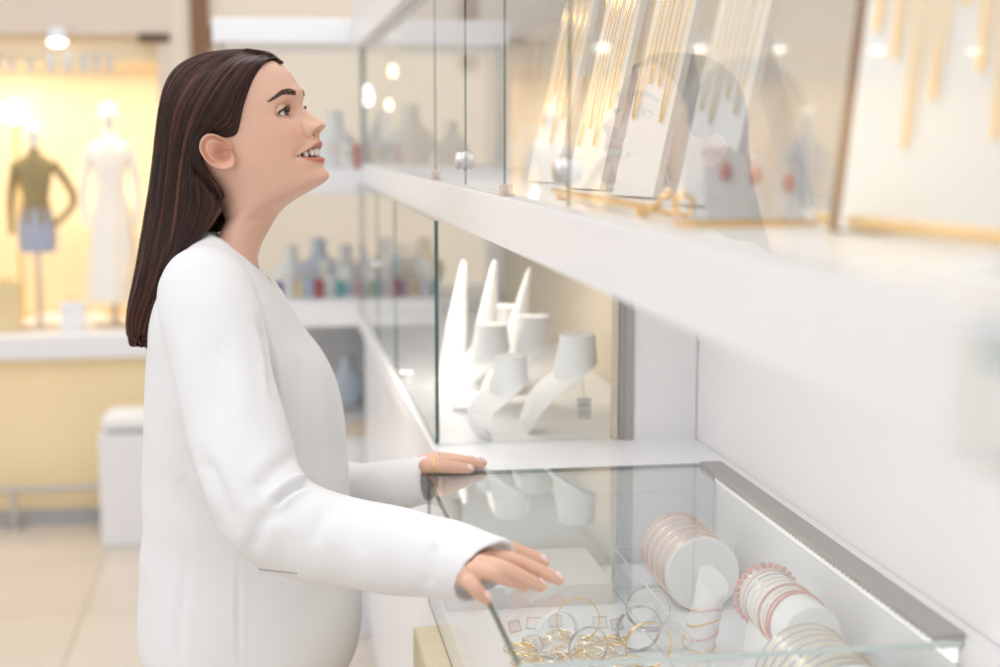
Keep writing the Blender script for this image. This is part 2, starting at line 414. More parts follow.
            top.append(np.stack([p[:, 0], y0-h, p[:, 1]], 1))
            hb = np.minimum(base-.0052, h-.0024); hb = np.where(p[:, 0]-c0[0] > -.010, np.minimum(hb, -.018), hb)
            if rho > .97: hb = h-.0016
            bot.append(np.stack([p[:, 0], y0-hb, p[:, 1]], 1))
        P = top+bot[::-1]
        if side < 0:
            P = [h2w(w2h(r)*np.array([1, -1, 1])) for r in P]
        m = MB(); m.grid(P, close_v=True, cap0=True, cap1=True); return m.build('ear_tmp', M['skin'])
    ears = [ear_mesh(1), ear_mesh(-1)]

    # ---- hands with forearms
    def hand_mesh(wrist, elbow, palm, fingers, back_n, name, rw=.025):
        """palm: list of (centre, half width vector, half thickness); fingers: list of (joints, radii)"""
        m = MB()
        path = catmull([elbow, (np.array(elbow)*.5+np.array(wrist)*.5), wrist], 10)
        m.tube(path, list(np.linspace(.036, rw, 10)), 20)
        P = []
        for c, hw, ht in palm:
            c = np.array(c, float); hw = np.array(hw, float); nn = np.array(back_n)/np.linalg.norm(back_n)
            nn = nn-hw*(nn@hw)/(hw@hw); nn /= np.linalg.norm(nn)
            row = []
            for j in range(28):
                a = 2*PI*j/28; cu = np.sign(math.cos(a))*abs(math.cos(a))**.75; su = np.sign(math.sin(a))*abs(math.sin(a))**.85
                row.append(c+hw*cu+nn*ht*su)
            P.append(row)
        m.grid(P, close_v=True, cap0=True, cap1=True)
        for J, R in fingers:
            Q = catmull(J, 26); rr = np.interp(np.linspace(0, 1, 26), np.linspace(0, 1, len(R)), R)
            m.tube(Q, list(rr), 16)
            m.ball(Q[-1], rr[-1], seg=16); m.ball(Q[0], rr[0], seg=16)
        me = m.mesh(name); o = link(name, me, M['skin'])
        rm = o.modifiers.new('r', 'REMESH'); rm.mode = 'VOXEL'; rm.voxel_size = .0013
        sm = o.modifiers.new('s', 'SMOOTH'); sm.iterations = 7; sm.factor = .5
        apply_mods(o); return o
    zt = 1.0
    g = lambda px, py, z: on(px, py, z=z)
    # right (near) hand: flat on the glass, little finger over the front edge
    rf = [([g(487, 556, 1.040), g(512, 560, 1.037), g(537, 570, 1.024), g(558.5, 579.5, 1.011)], [.0098, .0092, .0082, .0070]),     # index
          ([g(481, 563, 1.040), g(503, 568, 1.036), g(524, 578, 1.023), g(541, 586, 1.010)], [.0098, .0092, .0082, .0070]),          # middle
          ([g(474, 569, 1.036), g(493, 574, 1.031), g(510, 580, 1.020), g(524, 585.5, 1.0095)], [.0094, .0088, .0080, .0068]),         # ring
          ([g(469, 582, 1.024), g(475, 588, 1.018), g(480, 593.5, 1.011), g(486.5, 598.5, 1.005)], [.0088, .0086, .0080, .0068])]       # little
    RW = on(452, 565, y=1.655); RE = on(312, 534, y=1.84)
    kI, kP = rf[0][0][0], rf[3][0][0]; kc = (kI+kP)/2; hw = (kI-kP)/2*1.10; bn = np.array([-.10, -.45, .9])
    th_j = [g(470, 551, 1.034), g(500, 548, 1.034), g(524, 554, 1.024), g(544, 562, 1.013)]
    rh = hand_mesh(RW, RE, [(RW, hw*.72, .019), (RW*.5+kc*.5, hw*.95, .0165), (kc, hw, .0135), (kc*.72+(rf[0][0][1]+rf[3][0][1])*.14, hw*.97, .0115), (kc*.5+(rf[0][0][1]+rf[3][0][1])*.25, hw*.9, .0085)], rf+[(th_j, [.0125, .0105, .0095, .0072])], bn, 'hand_r')
    # left (far) hand: flat on the far corner of the glass
    lf = [([g(440, 462, 1.018), g(455, 462, 1.017), g(468, 463, 1.013), g(481, 464.5, 1.0085)], [.0092, .0086, .0078, .0066]),
          ([g(440, 460, 1.017), g(456, 460, 1.016), g(470, 461.5, 1.012), g(483, 463, 1.0085)], [.0092, .0086, .0078, .0066]),
          ([g(439, 458.5, 1.014), g(452, 458.5, 1.014), g(464, 460, 1.011), g(474, 461.5, 1.008)], [.0088, .0082, .0074, .0064]),
          ([g(437, 457, 1.012), g(446, 457, 1.012), g(455, 458.3, 1.010), g(463, 460, 1.0075)], [.0080, .0072, .0066, .0058])]
    kI, kP = lf[0][0][0], lf[3][0][0]; kc2 = (kI+kP)/2; hw2 = (kI-kP)/2*1.2
    LW = np.array([.186, kc2[1]+.012, .990]); LE = on(322, 492, y=2.345)
    tj = [g(426, 465.5, 1.018), g(440, 466.3, 1.017), g(456, 467.5, 1.013), g(470, 469.0, 1.0085)]
    lh = hand_mesh(LW, LE, [(LW, hw2*.7, .015), (LW*.5+kc2*.5, hw2*.95, .016), (kc2, hw2, .013)], lf+[(tj, [.0115, .0100, .0092, .0070])], np.array([0, -.05, 1.]), 'hand_l', rw=.020)
    # ---- hidden upper arms and legs so that the body is whole
    def limb(path, r): m = MB(); m.tube(catmull(path, 24), list(np.interp(np.linspace(0, 1, 24), np.linspace(0, 1, len(r)), r)), 20); return m.build('limb_tmp', M['skin'])
    RS = on(214, 305, y=2.10); LS = on(222, 300, y=2.33)
    limbs = [limb([RS, on(214, 325, y=2.02), on(224, 380, y=1.972), on(238, 440, y=1.925), on(254, 487, y=1.885), on(279, 521, y=1.86), RE], [.046, .044, .040, .037, .035, .035, .036]), limb([LS, on(244, 390, y=2.40), LE], [.05, .045, .042])]
    hipx = -.055
    for yy, kx in ((2.115, .0), (2.285, .03)):
        limbs.append(limb([(hipx, yy, .80), (hipx+kx+.01, yy, .47), (hipx-.01+kx, yy, .09), (hipx+kx, yy, .05), (hipx+kx+.10, yy, .035)], [.075, .052, .033, .032, .026]))
    boolean_union(body, ears+[rh, lh]+limbs)
    # keep the arms joined smoothly
    me = body.data
    me.polygons.foreach_set('use_smooth', [True]*len(me.polygons))
    # lips / blush masks
    co = np.empty(len(me.vertices)*3); me.vertices.foreach_get('co', co); co = co.reshape(-1, 3)
    L = w2h(co); y, z = L[:, 1], L[:, 2]; zu, zl, tu, tl = mouth_lines(y); ay = np.abs(y)
    s = lambda a: smoothstep(-.0012, .0012, a)
    lip = np.maximum(s(tu-z)*s(z-zu+.0008), s(zl+.0008-z)*s(z-tl))*smoothstep(MW+.0005, MW-.002, ay)*(L[:, 0] > .07)
    inner = s(zu-.0006-z)*s(z-zl-.0006)*(ay < MW)*(L[:, 0] > .07)
    bl = .5*np.exp(-.5*((ay-.045)/.014)**2-.5*((z-.002)/.014)**2)*(L[:, 0] > .03)
    ear = np.exp(-.5*((L[:, 0]+.015)/.022)**2-.5*((z-.005)/.024)**2)*(ay > .0712)
    vc = np.stack([lip, inner, np.clip(bl+.7*ear, 0, 1), np.ones(len(co))], 1).astype(np.float32)
    a = me.color_attributes.new('masks', 'FLOAT_COLOR', 'POINT'); a.data.foreach_set('color', vc.ravel())
    return body, headtree, hit, (rf, lf, th_j, tj, bn)
def skin_mat():
    m, nt, out = new_mat('skin'); N = nt.nodes.new; L = nt.links.new
    p = N('ShaderNodeBsdfPrincipled'); L(p.outputs[0], out.inputs[0])
    at = N('ShaderNodeVertexColor'); at.layer_name = 'masks'; sp = N('ShaderNodeSeparateColor'); L(at.outputs[0], sp.inputs[0])
    tc = N('ShaderNodeTexCoord'); n = N('ShaderNodeTexNoise'); n.inputs['Scale'].default_value = 28; n.inputs['Detail'].default_value = 4; L(tc.outputs['Object'], n.inputs['Vector'])
    def mix(f, a, b):
        x = N('ShaderNodeMixRGB')
        if isinstance(f, float): x.inputs[0].default_value = f
        else: L(f, x.inputs[0])
        for i, v in ((1, a), (2, b)):
            if isinstance(v, tuple): x.inputs[i].default_value = v+(1,)
            else: L(v, x.inputs[i])
        return x.outputs[0]
    base = mix(n.outputs[0], (.72, .43, .31), (.775, .49, .365))
    base = mix(sp.outputs[2], base, (.75, .385, .285))
    base = mix(sp.outputs[0], base, (.58, .20, .145))
    base = mix(sp.outputs[1], base, (.12, .02, .02))
    L(base, p.inputs['Base Color']); p.inputs['Roughness'].default_value = .5; p.inputs['Specular IOR Level'].default_value = .4
    p.inputs['Subsurface Weight'].default_value = .12; p.inputs['Subsurface Radius'].default_value = (1, .4, .25); p.inputs['Subsurface Scale'].default_value = .004
    return m
M['skin'] = skin_mat()

def eye_mat():
    m, nt, out = new_mat('eye'); N = nt.nodes.new; L = nt.links.new
    p = N('ShaderNodeBsdfPrincipled'); L(p.outputs[0], out.inputs[0])
    tc = N('ShaderNodeTexCoord'); sp = N('ShaderNodeSeparateXYZ'); L(tc.outputs['Object'], sp.inputs[0])
    dv = N('ShaderNodeMath'); dv.operation = 'DIVIDE'; L(sp.outputs[0], dv.inputs[0]); dv.inputs[1].default_value = EYE_R
    r = N('ShaderNodeValToRGB'); r.color_ramp.interpolation = 'LINEAR'; e = r.color_ramp.elements
    e[0].position = .845; e[0].color = (.80, .76, .74, 1); e[1].position = 1; e[1].color = (.004, .003, .003, 1)
    for q, c in ((.865, (.03, .016, .010, 1)), (.955, (.075, .032, .016, 1)), (.972, (.004, .003, .003, 1))):
        k = e.new(q); k.color = c
    L(dv.outputs[0], r.inputs[0]); L(r.outputs[0], p.inputs['Base Color']); p.inputs['Roughness'].default_value = .06
    return m
M['eye'] = eye_mat()
M['hairm'] = mat('dark_brown_hair', (.055, .022, .014), .38, var=.3, scale=30)
M['teeth'] = mat('teeth', (.85, .80, .72), .25, var=.03)
M['nail'] = mat('nail_pale_pink', (.90, .68, .63), .18, var=.02)
def face_parts(body, tree, P):
    """eyes, lashes, brows, teeth as children of the person"""
    gaze = np.array([.80, -.50, .26]); gaze /= np.linalg.norm(gaze)
    for sgn in (-1, 1):
        c = EYE_C*np.array([1, sgn, 1]); w = h2w(c)
        m = MB(); m.ball((0, 0, 0), EYE_R, seg=40)
        o = m.build('eye', M['eye'], P, smooth=True, flat_angle=0)
        x = Vector(gaze); y = Vector((0, 0, 1)).cross(x).normalized(); z = x.cross(y)
        o.matrix_local = Matrix(((x.x, y.x, z.x, w[0]-P.location.x), (x.y, y.y, z.y, w[1]-P.location.y), (x.z, y.z, z.z, w[2]-P.location.z), (0, 0, 0, 1)))
    def onface(y, z, off):
        o = h2w([.2, y, z]); d = -FWD
        r = tree.ray_cast(Vector(o), Vector(d)); return np.array(r[0])+FWD*off
    def lidpt(y, z, off):
        # on the rim of the lid around the eyeball
        c = EYE_C*np.array([1, np.sign(y), 1]); R2 = EYE_R+.0016+off
        dd = (y-c[1])**2+(z-c[2])**2
        return h2w([c[0]+math.sqrt(max(R2**2-dd, .00002)), y, z])
    for sgn in (-1, 1):
        m = MB(P.location); pts = []
        for ay in np.linspace(EYE_W0+.001, EYE_W1+.0015, 26):
            up, lo, _ = lid_lines(np.array([min(ay, EYE_W1)])); pts.append(lidpt(sgn*ay, float(up[0]), .0002))
        m.tube(pts, list(np.interp(np.linspace(0, 1, 26), [0, .5, .9, 1], [.0006, .0015, .0018, .0006])), 6)
        pl = []
        for ay in np.linspace(EYE_W0+.008, EYE_W1, 16):
            up, lo, _ = lid_lines(np.array([ay])); pl.append(lidpt(sgn*ay, float(lo[0])-.0003, 0))
        m.tube(pl, list(np.interp(np.linspace(0, 1, 16), [0, 1], [.00015, .0005])), 6)
        for k in range(2, 26):
            u = k/25; p = pts[k]; out = FWD*(.8)+HUP*.25+LEFT*sgn*(.05+.45*u); out /= np.linalg.norm(out)
            ln = .0035+.0035*u; q1 = p+out*ln*.5; q2 = p+out*ln+HUP*.0012
            m.tube([p, q1, q2], [.00033, .00026, .00008], 5)
        m.build('eyelashes', M['dark_hair'], P)
        m = MB(P.location)
        for k in range(230):
            u = RNG.uniform(0, 1); v = RNG.uniform(-1, 1)
            ay = .0150+.0350*u; zc = .0553+.0052*math.sin(PI*min(1, u*.78+.03))-.0050*max(0, u-.55)/.45
            th = .0046*(1-.75*max(0, (u-.35)/.65))*min(1, .6+u*2); z = zc+v*th
            a = onface(sgn*ay, z, .0002); b = onface(sgn*(ay+.0050), z+.0010*(1-u*2.2)-v*.0006, .0011)
            m.tube([a, (a+b)/2+FWD*.0005, b], [.00058, .00050, .00015], 5)
        m.build('eyebrow', M['dark_hair'], P)
    # upper teeth along the dental arch
    m = MB(P.location)
    xs = [0.0042, .0122, .0192, .0252, .0296, .0322]; wid = [.0083, .0068, .0070, .0060, .0050, .0046]; hh = [.0125, .0114, .0116, .0100, .0090, .0080]
    for sgn in (-1, 1):
        for k, ay in enumerate(xs):
            xa = .0950-.026*(ay/.030)**2.2; tan = -.026*2.2/.030*(ay/.030)**1.2
            zb = -.0358+.0008*(k == 1)+.0004*k; 
            n = np.array([1, -tan*sgn, 0]); n /= np.linalg.norm(n); tdir = np.array([-n[1], n[0], 0])
            rot = Matrix((HR@n, HR@tdir, HUP)).transposed()
            c = h2w([xa, sgn*ay, zb+hh[k]/2])
            m.ball(c, 1, sc=(.0040, wid[k]*.56, hh[k]*.56), seg=12, rot=rot)
    m.build('teeth', M['teeth'], P, smooth=True, flat_angle=0)
def nails(P, spec):
    rf, lf, tj, tjl, bn = spec
    for J, up in [(rf[0][0], bn), (rf[1][0], bn), (rf[2][0], bn), (rf[3][0], bn), (tj, np.array([.1, -.5, .8])), (lf[0][0], np.array([0, -.3, .95])), (lf[1][0], np.array([0, 0, 1.])), (lf[2][0], np.array([0, 0, 1.])), (tjl, np.array([0, -.75, .6]))]:
        t = J[-1]-J[-2]; t /= np.linalg.norm(t); n = up-t*(up@t); n /= np.linalg.norm(n); s = np.cross(n, t)
        c = J[-1]-t*.0022+n*.0062
        tt = t*.96-n*.28; tt /= np.linalg.norm(tt); nn = n-tt*(n@tt); nn /= np.linalg.norm(nn)
        m = MB(P.location); m.ball(c, 1, sc=(.0068, .0051, .0017), seg=16, rot=Matrix((tt, s, nn)).transposed())
        m.build('fingernail', M['nail'], P, smooth=True, flat_angle=0)
M['dark_hair'] = mat('brow_hair', (.085, .045, .032), .7, var=.2)

# ------------------------------------------------------------------ hair
def spline_s(G, s):
    """interpolate guides G[k][t] over s in 0..1"""
    G = np.array(G); K = len(G); x = s*(K-1); i = int(min(max(math.floor(x), 0), K-2)); u = x-i
    p1, p2 = G[i], G[i+1]; p0 = G[i-1] if i > 0 else 2*p1-p2; p3 = G[i+2] if i+2 < K else 2*p2-p1
    return .5*((2*p1)+(-p0+p2)*u+(2*p0-5*p1+4*p2-p3)*u*u+(-p0+3*p1-3*p2+p3)*u**3)
HAIR_G = [
 [(281.5, 64), (272, 59.5), (264, 64), (255, 76), (248, 92), (243, 108), (240, 122), (236, 134), (226, 137.5), (214, 134), (205, 138), (200.5, 148), (202, 160), (208, 173), (216, 184), (221.5, 197), (219, 212), (210, 227), (197, 240), (181, 258), (166, 280), (156, 305), (150, 328), (147, 342)],
 [(282, 63), (275, 56.5), (264, 57), (251, 66), (237, 88), (224, 114), (208, 131), (196, 145), (193, 165), (196, 185), (196, 205), (187, 233), (173, 260), (160, 290), (149, 318), (144, 342)],
 [(281, 61), (272, 53.5), (255, 53), (235, 61), (214, 84), (197, 114), (187, 142), (182, 170), (179, 200), (173, 235), (162, 275), (149, 310), (140, 341)],
 [(270, 52), (250, 49.5), (224, 55), (196, 73), (177, 100), (169, 130), (165, 165), (160, 205), (152, 245), (143, 285), (133, 318), (134, 341)],
 [(252, 49.3), (232, 49.2), (212, 51), (196, 54.8), (182, 61.5), (171, 71), (163, 86), (158, 106), (155, 130), (152, 160), (148, 190), (143, 220), (137, 255), (131, 285), (126.5, 310), (125.5, 328), (128, 338)]]
def build_hair(P, tree):
    NS, NTT = 170, 130
    G = [catmull(g, NTT) for g in HAIR_G]
    S = np.linspace(0, 1, NS)
    near = np.zeros((NS, NTT, 3)); axY = HO[1]
    for i, s in enumerate(S):
        q = spline_s(G, s)
        for j in range(NTT):
            px, py = q[j]
            e = ((px-222)/71.5)**2+((py-120)/71.)**2 if py < 120 else ((px-222)/71.5)**2
            off_skull = .086*math.sqrt(max(0, 1-min(1, e)))
            b = np.interp(py, [100, 150, 200, 260, 342], [.086, .080, .070, .066, .058])
            off_sheet = b*math.sqrt(max(0, 1-s*s))
            w = float(smoothstep(95, 165, py)); off = off_skull*(1-w)+off_sheet*w
            # the sagittal plane of the turned head, easing to straight down the back
            wx = float(on(px, py, y=YB)[0]); sag = axY-(wx-HO[0])*math.tan(BE)*(1-smoothstep(140, 300, py))
            Y = sag-off
            d = ray(px, py); d = d/np.linalg.norm(d); r = tree.ray_cast(Vector(CP), Vector(d))
            if r[0] is not None:
                hy = r[0].y
                lim = hy-(.0012+.010*float(smoothstep(0, .22, s)))
                w0 = math.exp(-(s/.05)**2) if py < 150 else 0
                Y = min(Y, lim); Y = Y*(1-w0)+lim*w0
                if py >= 150: Y = min(max(Y, hy-.03), hy-.002)*(1-float(smoothstep(205, 240, py)))+Y*float(smoothstep(205, 240, py))
            tw = float(smoothstep(.09, .0, j/(NTT-1)))*float(smoothstep(0, .12, s)); Y = Y*(1-tw)+(sag-.002)*tw
            near[i, j] = on(px, py, y=Y)
    for it in range(4):                       # relax the depth
        Y = near[..., 1].copy(); Y[1:-1, 1:-1] = .4*Y[1:-1, 1:-1]+.15*(Y[2:, 1:-1]+Y[:-2, 1:-1]+Y[1:-1, 2:]+Y[1:-1, :-2]); 
        sc = (Y-CP[1])/(near[..., 1]-CP[1]); near = CP+(near-CP)*sc[..., None]
    for it in range(14):                      # calm the roots along the parting
        Q = near[:, :26].copy(); A = Q.copy(); A[1:-1, 1:-1] = .5*Q[1:-1, 1:-1]+.125*(Q[2:, 1:-1]+Q[:-2, 1:-1]+Q[1:-1, 2:]+Q[1:-1, :-2]); A[1:-1, 0] = .5*Q[1:-1, 0]+.25*(Q[2:, 0]+Q[:-2, 0]); near[:, :26] = A
    for i in range(NS):                       # keep the hair outside the scalp
        for j in range(70):
            d = near[i, j]-CP; d = d/np.linalg.norm(d); r = tree.ray_cast(Vector(CP), Vector(d))
            if r[0] is not None:
                lim = r[0].y-(.0016+.004*float(smoothstep(0, .25, S[i])))
                if near[i, j, 1] > lim: near[i, j] = CP+(near[i, j]-CP)*(lim/near[i, j, 1])
    # strand relief
    ph = RNG.normal(size=(4, NS)); k = np.array([np.convolve(np.pad(p, 3, mode='edge'), np.ones(w)/w, 'same')[3:-3] for p, w in zip(ph, (1, 2, 4, 6))])
    t = np.linspace(0, 1, NTT)
    rel = (k[1][:, None]*np.cos(2.2*t+.5)[None]+k[2][:, None]*np.sin(3.1*t+1)[None]+.6*k[3][:, None]+.35*k[0][:, None])
    du = np.gradient(near, axis=0); dv = np.gradient(near, axis=1); n = np.cross(du, dv); n /= np.linalg.norm(n, axis=2, keepdims=True)+1e-9
    sg = np.where(n[..., 1:2] > 0, -1, 1); n = n*sg
    amp = .0007*smoothstep(.02, .20, S)[:, None]*smoothstep(.05, .16, t)[None]*(1-smoothstep(.97, 1., S))[:, None]*(1+.9*smoothstep(.6, 1, t))[None]
    near = near+n*(amp*rel)[..., None]
    near[:, -1] += np.array([0, 0, 1.])*(.007*np.clip(k[1]+k[0]*.5, -1.3, 1.3))[:, None]
    L = w2h(near); far_head = h2w(L*np.array([1, -1, 1]))
    far_str = near.copy(); sag0 = axY; far_str[..., 1] = 2*sag0-near[..., 1]
    w = smoothstep(160, 300, np.array([[proj(p)[1] for p in r] for r in near]))[..., None]
    far = far_head*(1-w)+far_str*w
    mid = (near[-1]+far[-1])/2; near[-1] = mid; far[-1] = mid
    for q in range(6):                        # close the parting
        u = 1-q/6; mid = (near[:, q]+far[:, q])/2; near[:, q] = near[:, q]*(1-u)+mid*u; far[:, q] = far[:, q]*(1-u)+mid*u
    full = np.concatenate([near, far[::-1][1:]])
    m = MB(P.location); m.grid(full); me = m.mesh('hair')
    uv = me.uv_layers.new(name='strand'); nS = len(full)
    vu = np.repeat(np.linspace(0, 2, nS), NTT); vv = np.tile(t, nS)
    li = np.empty(len(me.loops), np.int32); me.loops.foreach_get('vertex_index', li)
    uv.data.foreach_set('uv', np.stack([vu[li], vv[li]], 1).astype(np.float32).ravel())
    o = link('hair', me, M['hair'], P, smooth=True)
    so = o.modifiers.new('s', 'SOLIDIFY'); so.thickness = .005; so.offset = -1
    apply_mods(o)
    # loose single hairs lying over the mass
    m = MB(P.location)
    for c in range(260):
        s = RNG.uniform(.03, .99); i = s*(NS-1); i0 = int(i); u = i-i0
        row = near[i0]*(1-u)+near[min(i0+1, NS-1)]*u; nr = n[i0]
        a = RNG.integers(0, 60); b = RNG.integers(95, NTT); idx = np.linspace(a, b-1, 22).astype(int)
        drift = np.cumsum(RNG.normal(0, .0005, 22)); lift = .0006+.0012*RNG.random()*np.sin(np.linspace(0, PI, 22))
        sgn = -1 if c % 3 == 0 else 1
        pts = row[idx]+nr[idx]*lift[:, None]+du[i0][idx]/(np.linalg.norm(du[i0][idx], axis=1, keepdims=True)+1e-9)*drift[:, None]
        if sgn < 0: pts = np.where(w[i0][idx] > .5, np.stack([pts[:, 0], 2*sag0-pts[:, 1], pts[:, 2]], 1), h2w(w2h(pts)*np.array([1, -1, 1])))
        m.tube(pts, list(np.interp(np.linspace(0, 1, 22), [0, .15, .8, 1], [.0001, .0003, .0003, .0001])), 4, cap=False)
    me2 = m.mesh('strands'); o2 = link('loose_strands', me2, M['hair_strand'], P, smooth=True)
    return o
def hair_mat():
    m, nt, out = new_mat('hair'); N = nt.nodes.new; L = nt.links.new
    p = N('ShaderNodeBsdfPrincipled'); L(p.outputs[0], out.inputs[0])
    uv = N('ShaderNodeUVMap'); uv.uv_map = 'strand'
    def streak(sx, sy, det):
        mp = N('ShaderNodeMapping'); mp.inputs['Scale'].default_value = (sx, sy, 1); L(uv.outputs[0], mp.inputs[0])
        n = N('ShaderNodeTexNoise'); n.inputs['Scale'].default_value = 1; n.inputs['Detail'].default_value = det; L(mp.outputs[0], n.inputs['Vector']); return n.outputs[0]
    a = streak(240, 2.0, 3); b = streak(50, 1.2, 2)
    ad = N('ShaderNodeMath'); ad.operation = 'ADD'; L(a, ad.inputs[0]); L(b, ad.inputs[1])
    r = N('ShaderNodeValToRGB'); L(ad.outputs[0], r.inputs[0]); e = r.color_ramp.elements
    e[0].position = .72; e[0].color = (.010, .0048, .0042, 1); e[1].position = 1.25; e[1].color = (.115, .042, .027, 1)
    k = e.new(.98); k.color = (.030, .012, .0088, 1)
    L(r.outputs[0], p.inputs['Base Color']); p.inputs['Roughness'].default_value = .40; p.inputs['Specular IOR Level'].default_value = .28
    bp = N('ShaderNodeBump'); bp.inputs['Strength'].default_value = .8; bp.inputs['Distance'].default_value = .0012; L(streak(300, 2.0, 2), bp.inputs['Height']); L(bp.outputs[0], p.inputs['Normal'])
    return m
M['hair'] = hair_mat(); M['hair_strand'] = mat('hair_strand', (.040, .016, .011), .4, var=.4, scale=40)

# ------------------------------------------------------------------ clothes
M['jacket'] = mat('white_woven_jacket', (.82, .82, .83), .85, var=.012, scale=6, bump=.25, bscale=900, spec=.25)
M['dark_cloth'] = mat('dark_navy_trousers', (.03, .032, .045), .8, var=.1)
M['shoe'] = mat('black_leather', (.02, .02, .02), .35)
M['camisole'] = mat('beige_camisole', (.62, .47, .36), .7, var=.03)
M['slit'] = mat('pocket_shadow_lining', (.42, .41, .41), .9)  # grey that paints in the shade of the pocket opening
def pxy_tube(m, spec, n, seg=36, slant=0., inner=None, flat=1.0):
    """spec rows: px, py, Y, radius; with inner: the end turns back inside as a cuff"""
    pts = [on(a, b, y=c) for a, b, c, d in spec]; Q = catmull(pts, n)
    s = np.r_[0, np.cumsum(np.linalg.norm(np.diff(np.array(pts), axis=0), axis=1))]; r = np.interp(np.linspace(0, s[-1], n), s, [d for *_, d in spec])
    rings = np.array(tube_rings(Q, list(r), seg)); T = Q[-1]-Q[-3]; T /= np.linalg.norm(T)
    for k in range(n):
        u = smoothstep(.80, 1, k/(n-1)); d = (rings[k]-Q[k])@np.array([0, 0, 1.]); rings[k] = rings[k]+T*(slant*u*d)[:, None]
        rings[k][:, 2] = Q[k][2]+(rings[k][:, 2]-Q[k][2])*(1+(flat-1)*u)
    R = list(rings)
    if inner:
        for back, sc in ((-.001, .90), (.008, .84), (.022, .80)):
            c = Q[-1]; R.append(c+(rings[-1]-c)*sc-T*back)
    m.grid(R, close_v=True, cap0=True, cap1=True)
def loft_rings(spec, seg=72, n=3.0, dens=6):
    th = np.linspace(-PI, PI, seg, endpoint=False); K = []
    for f, b, w, lift in spec:
        F_ = on(*f, y=YB); B_ = on(*b, y=YB); c = (F_+B_)/2; a = (F_-B_)/2
        cs, sn = np.cos(th), np.sin(th); e = 2/n if n != 2 else 1
        e = 2/2.35
        K.append(np.array([c+a*(np.sign(x)*abs(x)**e)+np.array([0, 1, 0])*w*(np.sign(y)*abs(y)**e)+np.array([0, 0, lift])*y*y for x, y in zip(cs, sn)]))
    K = np.array(K); out = [K[0]]
    for i in range(len(K)-1):
        p1, p2 = K[i], K[i+1]; p0 = K[i-1] if i else 2*p1-p2; p3 = K[i+2] if i+2 < len(K) else 2*p2-p1
        for u in np.linspace(0, 1, dens+1)[1:]: out.append(.5*((2*p1)+(-p0+p2)*u+(2*p0-5*p1+4*p2-p3)*u*u+(-p0+3*p1-3*p2+p3)*u**3))
    return out
NEAR_SLEEVE = [(206, 280, 2.075, .054), (207, 292, 2.05, .066), (213, 325, 2.015, .068), (224, 380, 1.97, .064), (240, 440, 1.92, .063), (256, 490, 1.88, .064), (277, 519, 1.86, .064), (312, 534, 1.84, .060), (360, 545, 1.80, .056), (410, 553, 1.730, .052), (450, 561, 1.665, .0465), (485, 572, 1.612, .0412)]
FAR_SLEEVE = [(228, 280, 2.31, .06), (236, 320, 2.345, .06), (244, 380, 2.39, .056), (258, 440, 2.41, .054), (285, 475, 2.385, .052), (320, 486, 2.345, .047), (360, 490, 2.30, .042), (395, 486, 2.255, .0395), (415, 481, 2.236, .038), (431, 479, 2.222, .036)]
CREASES = [([(258, 318), (268, 350), (273, 388), (277, 402)], .006, 3.2), ([(312, 482), (296, 487), (281, 497), (272, 507)], .008, 3.0), ([(303, 452), (287, 461), (268, 478), (256, 494)], .0035, 6),
           ([(252, 556), (256, 538), (264, 520), (287, 508)], .004, 6), ([(343, 500), (322, 520), (312, 548)], .003, 7), ([(436, 540), (427, 560), (428, 592)], .004, 5), ([(205, 452), (220, 492), (234, 526)], .004, 6),
           ([(176, 470), (196, 505), (226, 535)], .003, 8), ([(238, 560), (238, 610), (239, 670)], .002, 2.0), ([(186, 560), (181, 620), (180, 670)], .0015, 4), ([(380, 505), (366, 530), (362, 560)], .0022, 8),
           ([(222, 330), (214, 380), (214, 430)], .003, 12), ([(300, 345), (305, 400), (303, 440)], .0025, 8), ([(268, 560), (330, 572), (300, 640)], .0015, 14)]
